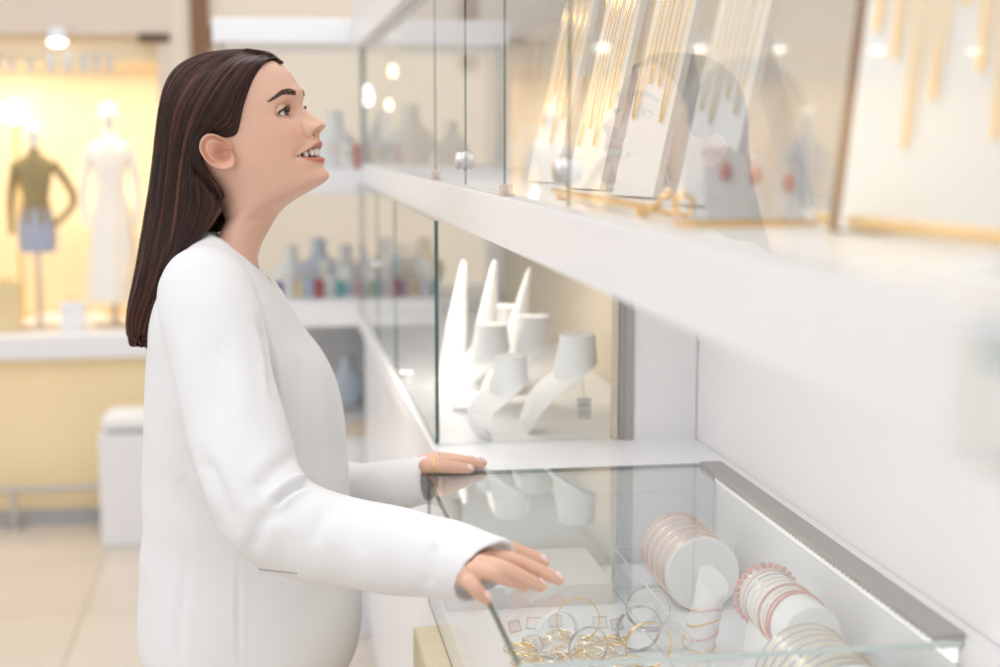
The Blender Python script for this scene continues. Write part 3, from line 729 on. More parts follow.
def build_clothes(P, body):
    m = MB(P.location)
    m.grid(loft_rings([((275, 287), (205, 231), .070, .016), ((280, 291), (198, 236), .082, .018), ((287, 300), (184, 246), .115, .018), ((294, 312), (169, 266), .150, .004), ((304, 328), (158, 290), .168, -.006), ((322, 352), (150, 318), .175, 0),
        ((337, 384), (147, 352), .172, 0), ((345, 418), (144, 395), .166, 0), ((347, 452), (143, 440), .158, 0), ((350, 492), (142, 490), .152, 0), ((355, 540), (142, 535), .154, 0), ((361, 590), (139.5, 580), .168, 0), ((360, 625), (138, 620), .178, 0),
        ((351, 652), (140, 646), .180, 0), ((339, 663), (149, 658), .174, 0), ((331, 655), (160, 652), .160, 0)]), close_v=True, cap0=True, cap1=True)
    pxy_tube(m, NEAR_SLEEVE, 60, slant=.55, inner=True)
    pxy_tube(m, FAR_SLEEVE, 50, slant=.15, inner=True)
    o = m.build('jacket', M['jacket'], P)
    rm = o.modifiers.new('r', 'REMESH'); rm.mode = 'VOXEL'; rm.voxel_size = .0034
    sm = o.modifiers.new('s', 'SMOOTH'); sm.iterations = 9; sm.factor = .5
    apply_mods(o); me = o.data; nv = len(me.vertices)
    co = np.empty(nv*3); me.vertices.foreach_get('co', co); co = co.reshape(-1, 3); W = co+np.array(P.location)
    no = np.empty(nv*3); me.vertex_normals.foreach_get('vector', no); no = no.reshape(-1, 3)
    q = W-CP; k = q@FW; px = 500+F*(q@RT)/k; py = 333.5-F*(q@UP)/k; vis = smoothstep(.05, .35, -(no*(q/np.linalg.norm(q, axis=1, keepdims=True))).sum(1))*(W[:, 1] < YB+.02)
    disp = np.zeros(nv)
    for poly, dep, wd in CREASES:
        C = catmull(poly, 40); d = np.full(nv, 1e9); t = np.zeros(nv)
        for i, c in enumerate(C):
            dd = np.hypot(px-c[0], py-c[1]); b = dd < d; d[b] = dd[b]; t[b] = i/39
        fade = smoothstep(0, .25, t)*smoothstep(1, .75, t)*.85+.15
        disp += 1.25*vis*fade*(-dep*np.exp(-.5*(d/wd)**2)+.45*dep*np.exp(-.5*((d-2.3*wd)/(1.1*wd))**2))
    # soft drape
    g = np.sin(W[:, 0]*38+W[:, 2]*21+3*np.sin(W[:, 2]*13+W[:, 1]*9))*np.sin(W[:, 2]*17-W[:, 1]*23+1.3)
    disp += .0016*g
    co = co+no*disp[:, None]; me.vertices.foreach_set('co', co.ravel()); me.update()
    me.polygons.foreach_set('use_smooth', [True]*len(me.polygons))
    tree = BVHTree.FromObject(o, bpy.context.evaluated_depsgraph_get()); PL = np.array(P.location)
    def hitj(a, b, off=.0006):
        d = ray(a, b); d /= np.linalg.norm(d); r = tree.ray_cast(Vector(CP-PL), Vector(d))
        return None if r[0] is None else np.array(r[0])+PL+np.array(r[1])*off
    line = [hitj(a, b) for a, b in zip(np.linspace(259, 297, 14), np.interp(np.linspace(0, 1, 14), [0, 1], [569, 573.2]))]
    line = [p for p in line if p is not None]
    mm = MB(P.location); mm.tube(line, [.0010]*len(line), 6); mm.build('pocket_slit', M['slit'], P)  # grey line laid on the cloth in place of pocket shade
    # trousers, shoes, camisole
    m = MB(P.location)
    for yy, kx in ((2.113, .0), (2.287, .03)):
        m.tube(catmull([(-.05, yy, .90), (-.05, yy, .78), (-.045+kx, yy, .47), (-.05+kx, yy, .12), (-.05+kx, yy, .075)], 24), list(np.interp(np.linspace(0, 1, 24), [0, .2, .55, 1], [.070, .078, .066, .056])), 24)
    m.ball((-.05, 2.2, .86), .1, sc=(1.05, 1.15, 1.0), seg=24)
    o = m.build('trousers', M['dark_cloth'], P); rm = o.modifiers.new('r', 'REMESH'); rm.mode = 'VOXEL'; rm.voxel_size = .008; sm = o.modifiers.new('s', 'SMOOTH'); sm.iterations = 6
    apply_mods(o); o.data.polygons.foreach_set('use_smooth', [True]*len(o.data.polygons))
    for yy, kx in ((2.115, .0), (2.285, .03)):
        m = MB(P.location); x0 = -.095+kx; rows = []
        for u, h, w in ((0, .055, .026), (.02, .062, .033), (.06, .060, .036), (.12, .050, .036), (.17, .040, .042), (.21, .032, .040), (.24, .024, .028), (.252, .016, .012)):
            rows.append([(x0+u, yy+w*math.cos(a), (.004+h*.5)+h*.5*math.sin(a)) for a in np.linspace(0, 2*PI, 20, endpoint=False)])
        m.grid(rows, close_v=True, cap0=True, cap1=True); m.box((x0+.002, yy-.022, 0), (x0+.05, yy+.022, .03), bev=.004); m.box((x0+.10, yy-.036, 0), (x0+.235, yy+.036, .012), bev=.004)
        m.build('shoe', M['shoe'], P, smooth=True)
    m = MB(P.location); m.grid(loft_rings([((268.5, 277), (214, 262), .062, .010), ((274, 285), (206, 268), .076, .006), ((288, 310), (192, 285), .10, 0), ((300, 345), (182, 330), .12, 0)], dens=4), close_v=True)
    m.build('camisole', M['camisole'], P, smooth=True)
    return tree
def build_all_person():
    body, tree, hit, spec = build_person()
    P = thing('person', (-.05, YB, 0), 'smiling person with long dark brown hair in a white jacket, hands on the glass counter', 'person')
    body.parent = P; body.matrix_parent_inverse = Matrix.Translation(-Vector(P.location))
    face_parts(body, tree, P); nails(P, spec); build_hair(P, tree); build_clothes(P, body)
    tj = spec[3]; d = tj[1]-tj[0]; d /= np.linalg.norm(d); c = tj[0]*.42+tj[1]*.58
    m = MB(P.location); u = np.cross(d, [0, 0, 1]); u /= np.linalg.norm(u); v = np.cross(u, d)
    m.tube([c+.0118*(math.cos(a)*u+math.sin(a)*v) for a in np.linspace(0, 2*PI, 28, endpoint=False)], .0011, 8, closed=True); r = m.build('ring', M['gold'], P, smooth=True); r['label'] = 'gold ring'
    return P

# ================================================================== THE SHOP
# ---- setting
m = MB(); m.box((-5, -2, -.05), (2.2, 9, 0)); struct(m.build('floor', M['floor']))
m = MB(); m.box((.7135, -.6, 0), (.85, 4.9, 2.3)); struct(m.build('wall_right', M['wall']))
# far wall: a golden lit shop window on the left, tan wall on the right
m = MB(); m.box((-5, 6.75, 0), (2.2, 6.9, 3.0)); struct(m.build('wall_back', M['gold_wall']))
m = MB(); m.box((-.34, 6.0, 0), (2.2, 6.12, 3.0)); struct(m.build('wall_far', M['tan']))
m = MB(); m.box((-5, 6.0, 1.90), (-.34, 6.12, 3.0)); m.box((-.40, 6.0, .75), (-.34, 6.12, 1.90)); struct(m.build('trim_1', M['pinkish']))
m = MB(); m.box((-.27, 5.97, 1.78), (-.20, 6.0, 2.3)); m.box((-.20, 5.97, 1.87), (.1, 6.0, 1.93)); struct(m.build('trim_2', M['brown']))

m = MB(); m.box((-5, 6.0, .02), (-.34, 6.75, .655)); struct(m.build('wall_plinth', M['sand_panel']))
m = MB(); m.box((-5, 5.95, .655), (-.34, 6.75, .75), bev=.008); struct(m.build('trim_4', M['white']))
m = MB(); m.box((-5, 5.96, 0), (-.34, 6.0, .055)); struct(m.build('baseboard_back', M['greyp']))

# ---- shop window on the left
t = thing('foot_rail', (-1.2, 5.9, 0), 'grey metal foot rail on short posts along the golden shop front', 'rail')
m = MB(t.location); m.box((-2.8, 5.885, .145), (-.36, 5.915, .172), bev=.006); m.build('rail_bar', M['steel'], t)
for x in (-2.6, -1.8, -.985):
    m = MB(t.location); m.box((x-.012, 5.89, 0), (x+.012, 5.91, .15), bev=.003); m.box((x-.03, 5.875, 0), (x+.03, 5.925, .008)); m.build('post', M['steel'], t)
t = thing('shop_sign', (-.8, 6.0, 1.75), 'pale grey frosted band with blurred lettering across the golden shop window', 'sign')
m = MB(t.location); m.box((-2.6, 5.99, 1.735), (-.50, 5.996, 1.845)); m.build('band', M['acryl'], t)
x = -2.55
while x < -.55:
    w = random.choice((.02, .03, .045)); h = random.choice((.05, .07, .075)); m = MB(t.location); m.box((x, 5.984, 1.755), (x+w, 5.9895, 1.755+h)); m.build('letter', M['frost'], t); x += w+random.choice((.02, .03, .05))
t = thing('air_vent', (-.41, 6.0, 1.875), 'dark slotted vent in the golden soffit above the shop window', 'vent')
m = MB(t.location); m.box((-.47, 5.985, 1.875), (-.35, 6.0, 1.905), bev=.004); m.build('frame', M['brown'], t)
for k in range(3):
    m = MB(t.location); m.box((-.46, 5.978, 1.880+.008*k), (-.36, 5.985, 1.884+.008*k)); m.build('slat', M['dark'], t)
m = MB(); m.box((-5, 6.05, 1.80), (-.4, 6.7, 1.90)); struct(m.build('ceiling_window', M['gold_wall']))
for i, (x, pos) in enumerate(((-.765, 'nearest the dark vent'), (-1.17, 'second from the dark vent'), (-1.5, 'third from the dark vent'), (-1.92, 'fourth from the dark vent'), (-2.35, 'farthest from the dark vent'))):
    t = thing('spotlight', (x, 5.97, 1.87), f'small white spotlight above the shop window, {pos}', 'spotlight', 'spotlights over the shop window')
    m = MB(t.location); m.lathe([(.012, .055), (.03, .05), (.036, .0), (.030, -.004)], (x, 5.96, 1.87), 20, 'z'); m.build('housing', M['white'], t, smooth=True)
    m = MB(t.location); m.ball((x, 5.955, 1.868), .034, (1, 1, .45), 16); m.build('bulb', M['lamp'], t, smooth=True)
def mannequin(loc, label, top, skirt, arm, s=1.0, long=True, group='small mannequins in the shop window'):
    t = thing('mannequin', loc, label, 'mannequin', group); x, y, z = loc
    P = lambda a, b, c: (x+a*s, y+b*s, z+c*s)
    m = MB(t.location); m.lathe([(.09*s, 0), (.09*s, .008*s), (.012*s, .014*s), (.010*s, .40*s)], loc, 24); m.build('stand', M['steel'], t, smooth=True)
    m = MB(t.location); rows = []
    for h, a, b in ((.36, .050, .040), (.42, .078, .055), (.48, .072, .052), (.56, .055, .042), (.64, .068, .052), (.70, .080, .050), (.735, .070, .040), (.755, .030, .028), (.785, .022, .022)):
        rows.append([P(a*math.cos(q), b*math.sin(q), h) for q in np.linspace(0, 2*PI, 24, endpoint=False)])
    m.grid(rows, close_v=True, cap0=True, cap1=True); m.build('torso', M[top], t, smooth=True)
    m = MB(t.location); rows = []
    for h, a, b in ((.10, .11, .085), (.20, .105, .08), (.34, .09, .066), (.45, .077, .056), (.52, .062, .047)) if long else ((.33, .074, .058), (.39, .080, .06), (.45, .077, .056), (.52, .062, .047)):
        rows.append([P(a*(1+.05*math.sin(7*q))*math.cos(q), b*(1+.05*math.sin(7*q))*math.sin(q), h) for q in np.linspace(0, 2*PI, 40, endpoint=False)])
    m.grid(rows, close_v=True, cap1=True); m.build('skirt', M[skirt], t, smooth=True)
    m = MB(t.location); m.ball(P(0, 0, .845), .043*s, (.85, 1, 1.2), 20); m.tube([P(0, 0, .77), P(0, 0, .82)], .02*s, 14); m.build('head', M['mannequin'], t, smooth=True)
    for sx in (-1, 1):
        e = (.16, .01, .56) if (arm and sx > 0) else (.105, .0, .56); h = (.085, -.03, .45) if (arm and sx > 0) else (.10, -.03, .41)
        m = MB(t.location); m.tube(catmull([P(sx*.078, 0, .72), P(sx*e[0], e[1], e[2]), P(sx*h[0], h[1], h[2])], 14), list(np.linspace(.022*s, .013*s, 14)), 12); m.build('arm', M[top if arm else 'mannequin'], t, smooth=True)
    return t
mannequin((-.615, 6.25, .75), 'all white mannequin in the golden shop window, right of the dark dressed one', 'mannequin', 'mannequin', False)
mannequin((-.905, 6.22, .72+.03), 'mannequin in an olive top, one arm akimbo, in the golden shop window', 'olive', 'slate', True, .92, False)
mannequin((-1.30, 6.3, .75), 'white mannequin in a sand coloured skirt, left of the olive dressed one', 'mannequin', 'sand', False)
mannequin((-1.75, 6.28, .75), 'mannequin in a slate top and white skirt, farthest left in the shop window', 'slate', 'mannequin', False)
for i, (px, py, r, lab) in enumerate(((14, 112, .045, 'behind the olive dressed mannequin'), (112, 200, .05, 'behind the all white mannequin'), (150, 262, .035, 'low beside the long brown hair'))):
    p = on(px, py, y=6.6)
    t = thing('globe_lamp', (p[0], 6.62, .75), f'glowing round globe lamp in the shop window {lab}', 'lamp', 'globe lamps in the shop window')
    m = MB(t.location); m.lathe([(.05, 0), (.05, .01), (.008, .016), (.008, p[2]-.75-r*.9)], t.location, 16); m.build('stem', M['gold'], t, smooth=True)
    m = MB(t.location); m.ball((p[0], 6.62, p[2]), r, seg=20); m.build('globe', M['lamp'], t, smooth=True)
for i, (x, y, w, h, c, lab) in enumerate(((-1.02, 6.12, .055, .20, 'sand', 'sand coloured one at the left edge'), (-.76, 6.10, .045, .12, 'white', 'low white one between the two mannequins'), (-.50, 6.14, .04, .26, 'sand_panel', 'tall golden one beside the long hair'))):
    t = thing('display_block', (x, y, .75), f'small display block in the golden shop window, {lab}', 'display block', 'display blocks in the shop window')
    m = MB(t.location); m.box((x-w, y-w, .75), (x+w, y+w, .75+h), bev=.004); m.build('block', M[c], t)
    m = MB(t.location); m.tube([(x+w*.6*math.cos(a), y+w*.5*math.sin(a), .755+h) for a in np.linspace(0, 2*PI, 24, endpoint=False)], .005, 6, closed=True); m.build('necklace', M['gold'], t, smooth=True)
# white litter bin shaped block behind the person
t = thing('pedestal', (-.49, 5.71, 0), 'plain white square pedestal with a rounded cap standing on the tiled floor', 'pedestal')
m = MB(t.location); m.box((-.625, 5.58, .0), (-.36, 5.85, .425), bev=.006); m.build('body', M['white'], t)
m = MB(t.location); m.box((-.620, 5.585, .425), (-.365, 5.845, .490), bev=.045, seg=5); m.build('cap', M['whitem'], t, smooth=True)

# ---- counter run along the right wall beyond the glass counter
t = thing('base_cabinet', (.48, 3.3, 0), 'long white base cabinet under the niche case, running away to the far corner', 'cabinet')
m = MB(t.location); m.box((.29, 2.228, .0), (.712, 4.39, .955)); m.build('body', M['white'], t)
m = MB(t.location); m.box((.262, 2.226, .955), (.712, 4.395, 1.0), bev=.002); m.build('countertop', M['white'], t)
for k in range(3):
    m = MB(t.location); m.box((.279, 2.26+.71*k, .10), (.29, 2.95+.71*k, .94), bev=.002); d = m.build('door', M['white'], t)
# ---- niche case
t = thing('glass_case', (.44, 2.42, 1.0), 'glass sided niche case with beige back holding white necklace busts', 'display case')
L = t.location
m = MB(L); m.box((.695, 2.43, 1.0), (.712, 4.39, 1.37)); m.build('back_panel', M['beige'], t)
m = MB(L); m.box((.603, 2.415, 1.0), (.712, 2.43, 1.37)); m.build('end_panel', M['wall'], t)
m = MB(L); m.box((.588, 2.412, 1.0), (.603, 2.432, 1.37)); m.box((.580, 2.418, 1.0), (.588, 2.43, 1.37)); m.build('end_frame', M['grey'], t)
m = MB(L); m.box((.568, 2.422, 1.0), (.579, 2.432, 1.37)); m.build('frame_strip', M['beige'], t)
pane('end_pane', (.277, 2.420, 1.003), (.578, 2.425, 1.37), 1, t, edge='pale_edge')
ys = [2.42, 3.20, 3.72, 4.39]
for a, b in zip(ys, ys[1:]):
    d = pane('front_pane', (.270, a+.001, 1.003), (.276, b-.002, 1.37), 0, t)
    if a < 2.5 or a > 3.5:
        m = MB(L); m.lathe([(.004, 0), (.011, -.001), (.011, -.012), (.008, -.014)], (.270, 2.94 if a < 2.5 else a+.02, 1.035 if a < 3.5 else 1.19), 20, 'x'); m.build('lock', M['chrome'], d, smooth=True)
def bust(loc, rz, s, label, curl=0., group='white necklace busts in the niche case'):
    t = thing('necklace_bust', loc, label, 'necklace bust', group, rz)
    # local frame: faces -x, y is across
    key = [(.055, .170, .033, .034, -.12), (.055, .150, .0345, .0355, -.1), (.052, .118, .040, .043, -.05), (.040, .104, .034, .066, .55), (.012, .086, .015, .074, .95), (-.022, .056, .011, .062, 1.1), (-.040, .024, .011, .044, 1.25), (-.047, .004, .012, .034, 1.5)]
    m = MB(); rows = []; K = np.array(key); K[3:, 0] += np.array([.006, 0, 0, .35, 1])*np.array([1, 1, 1, curl, curl]); u = np.linspace(0, len(key)-1, 46)
    C = np.stack([np.interp(u, range(len(key)), K[:, i]) for i in range(5)], 1)
    C = np.array([np.convolve(np.pad(C[:, i], 3, mode='edge'), np.ones(7)/7, 'valid') for i in range(5)]).T; C[0] = K[0]; C[-1] = K[-1]
    for x, z, a, w, tl in C:
        n = np.array([math.cos(tl), 0, math.sin(tl)])      # thickness direction in the side view
        rows.append([(np.array([x, 0, z])+n*a*math.cos(q)+np.array([0, 1, 0])*w*math.sin(q))*s for q in np.linspace(0, 2*PI, 40, endpoint=False)])
    m.grid(rows, close_v=True, cap0=True, cap1=True); m.build('form', M['velvet'], t, smooth=True)
    m = MB(); m.lathe([(.033*s, 0), (.034*s, .004*s), (.033*s, .006*s)], (.055*s, 0, .168*s), 32); m.build('neck_cap', M['whitem'], t, smooth=True)
    return t
def bustf(px, py, rz, s, label, curl=.0):
    p = on(px, py, z=1.0); q = .047-curl; bust((p[0]+q*s*math.cos(rz), p[1]+q*s*math.sin(rz), 1.0), rz, s, label, curl)
bustf(524, 431, .12, .95, 'white necklace bust with a price tag hanging beside it, nearest the right end')
bustf(484, 406, .15, .97, 'white necklace bust close behind the one with the price tag')
bustf(486, 438, .25, .80, 'white necklace bust curving back at its foot, nearest the green glass edge', .045)
bustf(447, 410, .25, .9, 'white necklace bust at the left, close behind the front pane')
bustf(458, 388, .15, .95, 'white necklace bust farthest back on the left of the niche case')
for bx, by, tx, ty, Y, lab in ((450, 380, 464, 261, 3.05, 'leftmost of the three spikes in the niche case'), (478, 384, 495, 260, 2.98, 'middle one of the three spikes in the niche case'), (505, 388, 530, 268, 2.92, 'rightmost of the three spikes in the niche case')):
    b = on(bx, by, z=1.0); b = np.array([on(bx, by, y=Y)[0], Y, 1.0]); tp = on(tx, ty, y=Y); v = (tp-b)
    t = thing('chain_cone', b, f'tall white cone stand, {lab}', 'cone stand', 'tall white cone stands in the niche case')
    m = MB(t.location); m.lathe([(.040, 0), (.040, .012), (.030, .016)], b, 28); m.build('foot', M['velvet'], t, smooth=True)
    m = MB(t.location); m.tube([b+v*k for k in np.linspace(.04, 1, 16)], list(np.interp(np.linspace(0, 1, 16), [0, .5, .95, 1], [.026, .020, .0065, .003])), 24); m.build('cone', M['velvet'], t, smooth=True)
p = on(584, 408, y=2.56)
t = thing('price_tag', (p[0], 2.56, p[2]), 'small white price tag hanging on a thin gold thread in the niche case', 'price tag')
m = MB(t.location); m.box((p[0]-.0125, 2.559, p[2]-.019), (p[0]+.0125, 2.561, p[2]+.019), bev=.0008); m.build('card', M['whitem'], t)
m = MB(t.location); m.tube([(p[0], 2.56, p[2]+.018), (p[0]-.003, 2.56, p[2]+.05), (p[0]-.010, 2.565, p[2]+.075)], .0006, 6); m.build('thread', M['gold'], t)
m = MB(t.location); m.box((p[0]-.007, 2.5582, p[2]+.004), (p[0]+.005, 2.5588, p[2]+.0065)); m.box((p[0]-.006, 2.5582, p[2]-.010), (p[0]+.003, 2.5588, p[2]-.0080)); m.build('print', M['greyp'], t)

# ---- shelf and upper glass cabinet along the right wall
t = thing('wall_shelf', (.5, 2.3, 1.372), 'thick white wall shelf running above the counters to the far corner', 'shelf')
m = MB(t.location); m.box((.28, .25, 1.372), (.712, 4.40, 1.432), bev=.0015); m.build('board', M['white'], t)
t = thing('wall_cabinet', (.5, 2.3, 1.432), 'long upper wall cabinet with frameless glass doors above the white shelf', 'cabinet')
L = t.location
m = MB(L); m.box((.695, .25, 1.432), (.712, 4.39, 1.79)); m.build('back_panel', M['cabback'], t)
m = MB(L); m.box((.285, .25, 1.783), (.712, 4.395, 1.795)); m.build('top_panel', M['white'], t)
m = MB(L); m.box((.262, .25, 1.762), (.285, 4.40, 1.90)); m.build('valance', M['white'], t)
m = MB(L); m.box((.305, .3, 1.778), (.32, 4.3, 1.783)); m.build('light_strip', M['white'], t)
DY = [.27, 1.427, 1.82, 2.183, 2.576, 4.39]
for i, (a, b) in enumerate(zip(DY, DY[1:])):
    d = pane('glass_door', (.2885, a+.001, 1.436), (.2915, b-.001, 1.780), 0, t)
    if i % 2 == 0 and i < 4:      # lock where two doors meet
        m = MB(L); m.lathe([(.006, .0), (.0125, -.001), (.0125, -.010), (.010, -.013), (.004, -.0135)], (.288, b, 1.470), 28, 'x'); m.build('lock', M['chrome'], d, smooth=True)
        m = MB(L); m.lathe([(.0145, .002), (.0145, .0)], (.2865, b, 1.470), 28, 'x'); m.build('lock_plate', M['chrome'], d, smooth=True)
    elif i < 4:
        m = MB(L); m.box((.284, b-.012, 1.433), (.298, b-.003, 1.447), bev=.001); m.box((.284, b+.003, 1.433), (.298, b+.012, 1.445), bev=.001); m.box((.283, b-.014, 1.432), (.300, b+.014, 1.4345)); m.build('hinge', M['rosemetal'], d)

# ---- necklace boards inside the upper cabinet
def chain_path(o, w, up, n, u0, u1, top, low, k=26):
    """a necklace hung over the top edge of a board, its loop hanging down the face"""
    pts = []
    for q in np.linspace(0, 1, k):
        u = u0+(u1-u0)*q; z = top-(top-low)*math.sin(PI*q)**.45
        pts.append(o+w*u+up*z+n*.0035)
    return pts
def board(loc, rz, wd, ht, lean, label, chains, metal, side=None, brown=False, group='necklace boards in the upper cabinet'):
    """faces local -x, leaning back towards +x at the top"""
    t = thing('necklace_board', loc, label, 'necklace board', group, rz)
    up = np.array([math.sin(lean), 0, math.cos(lean)]); n = np.array([-math.cos(lean), 0, math.sin(lean)]); w = np.array([0, 1., 0]); o = np.array([0, 0, .003])
    m = MB(); m.prism([o-w*wd/2, o+w*wd/2, o+w*wd/2+up*ht, o-w*wd/2+up*ht], -n*.010); m.build('panel', M['velvet'], t)
    m = MB(); q = o-n*.010+up*ht*.6; m.prism([q-w*.02, q+w*.02, q+w*.02+np.array([.07, 0, -q[2]+.002]), q-w*.02+np.array([.07, 0, -q[2]+.002])], np.array([.003, 0, 0])); m.build('easel_leg', M['whitem'], t)
    if brown:
        m = MB(); a = o+w*(wd/2+.004); m.prism([a-w*.004, a+w*.004, a+w*.004+up*ht, a-w*.004+up*ht], -n*.014); m.build('edge_strip', M['brown'], t)
    for k in range(chains):
        u = -wd/2+wd*(k+.7)/(chains+.4); hw = wd*.33/chains*random.uniform(.8, 1.2)
        c = MB(); c.tube(chain_path(o, w, up, n, u-hw, u+hw, ht+.001, ht*random.uniform(.15, .5), 30), .0010, 6)
        pt = o+w*u+up*ht*.0; x = c.build('chain', M[metal], t, smooth=True)
    return t
BL = [(.43, 2.34, .0), (.425, 2.00, .0), (.425, 1.72, .0), (.43, 1.46, 0), (.47, 1.00, 0), (.44, .74, 0)]
LABB = ['white necklace board with gold chains beside the left lock', 'white board with gold chains between the two locks', 'white board of gold chains just right of the right lock', 'white board of pale chains behind the acrylic arch', 'wide brown edged white board hung with thick gold chains', 'white board of chains nearest the right border']
for i, (x, y, _) in enumerate(BL):
    wide = i == 4
    board((x, y, 1.432), .35 if not wide else .8, .085 if not wide else .15, .335, .25, LABB[i], 4 if not wide else 9, 'pgold' if i == 3 else 'gold', brown=(i == 4))
for i, (x, y) in enumerate(((.60, 2.62), (.58, 3.05), (.60, 3.5))):
    board((x, y, 1.432), .5, .15, .30, .21, ['white board beyond the left lock, nearest of the three far ones', 'white board in the middle of the far upper cabinet', 'white board closest to the far corner of the upper cabinet'][i], 4, 'gold')
# acrylic arch; the coral pendant cards added behind it imitate a reflection
t = thing('acrylic_arch', (.376, 1.15, 1.432), 'clear grey arched acrylic plate standing on the shelf, right of the locks', 'display plate')
L = t.location; out = [(.327, 1.15, 1.437), (.426, 1.15, 1.437)]+[(.3765+.0495*math.cos(a), 1.15, 1.515+.050*math.sin(a)) for a in np.linspace(0, PI, 28)]
m = MB(L); m.prism(out, (0, .004, 0)); m.bm.normal_update()
for f in m.bm.faces:
    if abs(f.normal.y) < .5: f.material_index = 1
m.build('plate', [M['acrylic_grey'], M['pale_edge']], t)
m = MB(L); m.box((.322, 1.135, 1.432), (.431, 1.17, 1.437), bev=.001); m.build('foot', M['gold'], t)
for i, (px, py, h) in enumerate(((722, 145, .060), (752, 150, .055), (785, 158, .045))):
    p = on(px, py, y=1.24)
    t = thing('pendant_card', (p[0], 1.24, 1.432), ['white card with a coral pendant, leftmost behind the acrylic arch', 'white card with a coral pendant, middle one behind the acrylic arch', 'white card with a coral pendant, rightmost behind the acrylic arch'][i], 'pendant card', 'pendant cards behind the arch')
    L = t.location; m = MB(L); m.prism([(p[0]-.014, 1.235, 1.434), (p[0]+.014, 1.235, 1.434), (p[0]+.014, 1.25, 1.434+h), (p[0]-.014, 1.25, 1.434+h)], (0, .004, 0)); m.box((p[0]-.014, 1.232, 1.432), (p[0]+.014, 1.27, 1.435)); m.build('card', M['whitem'], t)
    m = MB(L); m.ball((p[0]+.004, 1.241, 1.434+h*.66), .0055, (1, .6, 1.4), 14); m.build('stone', M['coral'], t, smooth=True)
    m = MB(L); m.tube([(p[0]-.006, 1.249, 1.434+h), (p[0]+.004, 1.242, 1.434+h*.78), (p[0]+.010, 1.249, 1.434+h)], .0006, 6); m.build('chain', M['rose'], t)
for i, (x0, y0, x1, y1, lab) in enumerate(((.335, 1.74, .335, 1.27, 'slim gold display bar lying behind the two locks'), (.42, 1.10, .45, .80, 'slim gold display bar lying before the brown edged board'))):
    c = ((x0+x1)/2, (y0+y1)/2, 1.432)
    t = thing('display_bar', c, lab, 'display bar', 'gold bars on the cabinet shelf')
    m = MB(c); m.tube([(x0, y0, 1.4405), (x1, y1, 1.4405)], .0045, 12); m.build('bar', M['gold'], t, smooth=True)
    for k in (.1, .9):
        m = MB(c); qx, qy = x0+(x1-x0)*k, y0+(y1-y0)*k; m.box((qx-.006, qy-.004, 1.432), (qx+.006, qy+.004, 1.44), bev=.001); m.build('foot', M['gold'], t)
for i, (px, Y, lab) in enumerate(((668, 1.32, 'left one beside the acrylic arch'), (684, 1.29, 'right one touching the acrylic arch'))):
    x = on(px, 212, y=Y)[0]
    t = thing('gold_ring', (x, Y, 1.432), f'chunky gold ring standing on the shelf, {lab}', 'ring', 'gold rings by the arch')
    m = MB(t.location); m.tube([(x+.0085*math.cos(a), Y, 1.4425+.0085*math.sin(a)) for a in np.linspace(0, 2*PI, 24, endpoint=False)], .0022, 8, closed=True); m.build('band', M['gold'], t, smooth=True)
    m = MB(t.location); m.ball((x, Y, 1.4535), .0042, seg=12); m.build('stone', M['pgold'], t, smooth=True)
p = on(985, 288, y=.69)
t = thing('round_base', (p[0], .69, 1.432), 'low round white display base at the right end of the shelf', 'display base')
m = MB(t.location); m.lathe([(.034, 0), (.034, .003), (.030, .0045), (.012, .005), (.012, .010), (.008, .012)], (p[0], .69, 1.432), 40); m.build('disc', M['white'], t, smooth=True)
t = thing('label_holder', (.279, .545, 1.38), 'clear acrylic label holder with a white card clipped to the shelf front', 'label holder')
L = t.location
pane('sleeve', (.270, .465, 1.374), (.272, .56, 1.436), 0, t, edge='acryl', glass='acryl'); pane('sleeve', (.277, .465, 1.374), (.279, .56, 1.436), 0, t, edge='acryl', glass='acryl')
m = MB(L); m.box((.2735, .47, 1.380), (.2755, .545, 1.415)); m.build('card', M['whitem'], t)
m = MB(L); m.box((.2733, .47, 1.4155), (.2757, .545, 1.4172)); m.build('tab', M['teal'], t)
m = MB(L); m.box((.270, .465, 1.436), (.30, .56, 1.438)); m.build('hook', M['acryl'], t)

# ---- glass counter in front of the person
t = thing('glass_counter', (.46, 1.8, 0), 'glass topped jewellery counter under the hands, with pale wooden base', 'display counter')
L = t.location
m = MB(L); m.box((.200, 1.36, .02), (.706, 2.10, .80), bev=.003); m.build('base', M['wood'], t)
m = MB(L); m.box((.236, 1.372, .80), (.684, 2.214, .845)); m.build('display_floor', M['white'], t)
m = MB(L); m.box((.24, 2.02, .845), (.478, 2.210, .876), bev=.001); m.build('riser', M['greystone'], t)
def gl(name, a, b, thin, **k): return pane(name, a, b, thin, t, **k)
gl('glass_top', (.232, 1.372, .993), (.686, 2.220, .9995), 2, glass='tglass', soft=True)
gl('front_pane', (.234, 1.372, .80), (.239, 2.214, .9915), 0)
gl('far_pane', (.240, 2.210, .846), (.684, 2.215, .9915), 1, edge='pale_edge')
gl('near_pane', (.240, 1.372, .846), (.684, 1.377, .9925), 1, edge='pale_edge')
gl('divider', (.492, 1.46, .8455), (.496, 2.09, .908), 0, edge='pale_edge')
gl('divider', (.496, 2.086, .8455), (.68, 2.09, .908), 1, edge='pale_edge')
m = MB(L); m.box((.656, 1.372, .9995), (.690, 2.20, 1.007), bev=.001); m.build('back_rail', M['grey'], t)
m = MB(L); m.box((.688, 1.0, .80), (.712, 2.222, 1.0005)); m.build('back_panel', M['wall'], t)
m = MB(L); m.box((.681, 1.38, .974), (.688, 2.20, .988)); d = m.build('light_channel', M['led'], t)
m = MB(L)
for y in np.linspace(1.40, 2.18, 60): m.box((.6803, y, .9795), (.681, y+.003, .9825))
m.build('perforation', M['greyp'], d)
FZ = .8455
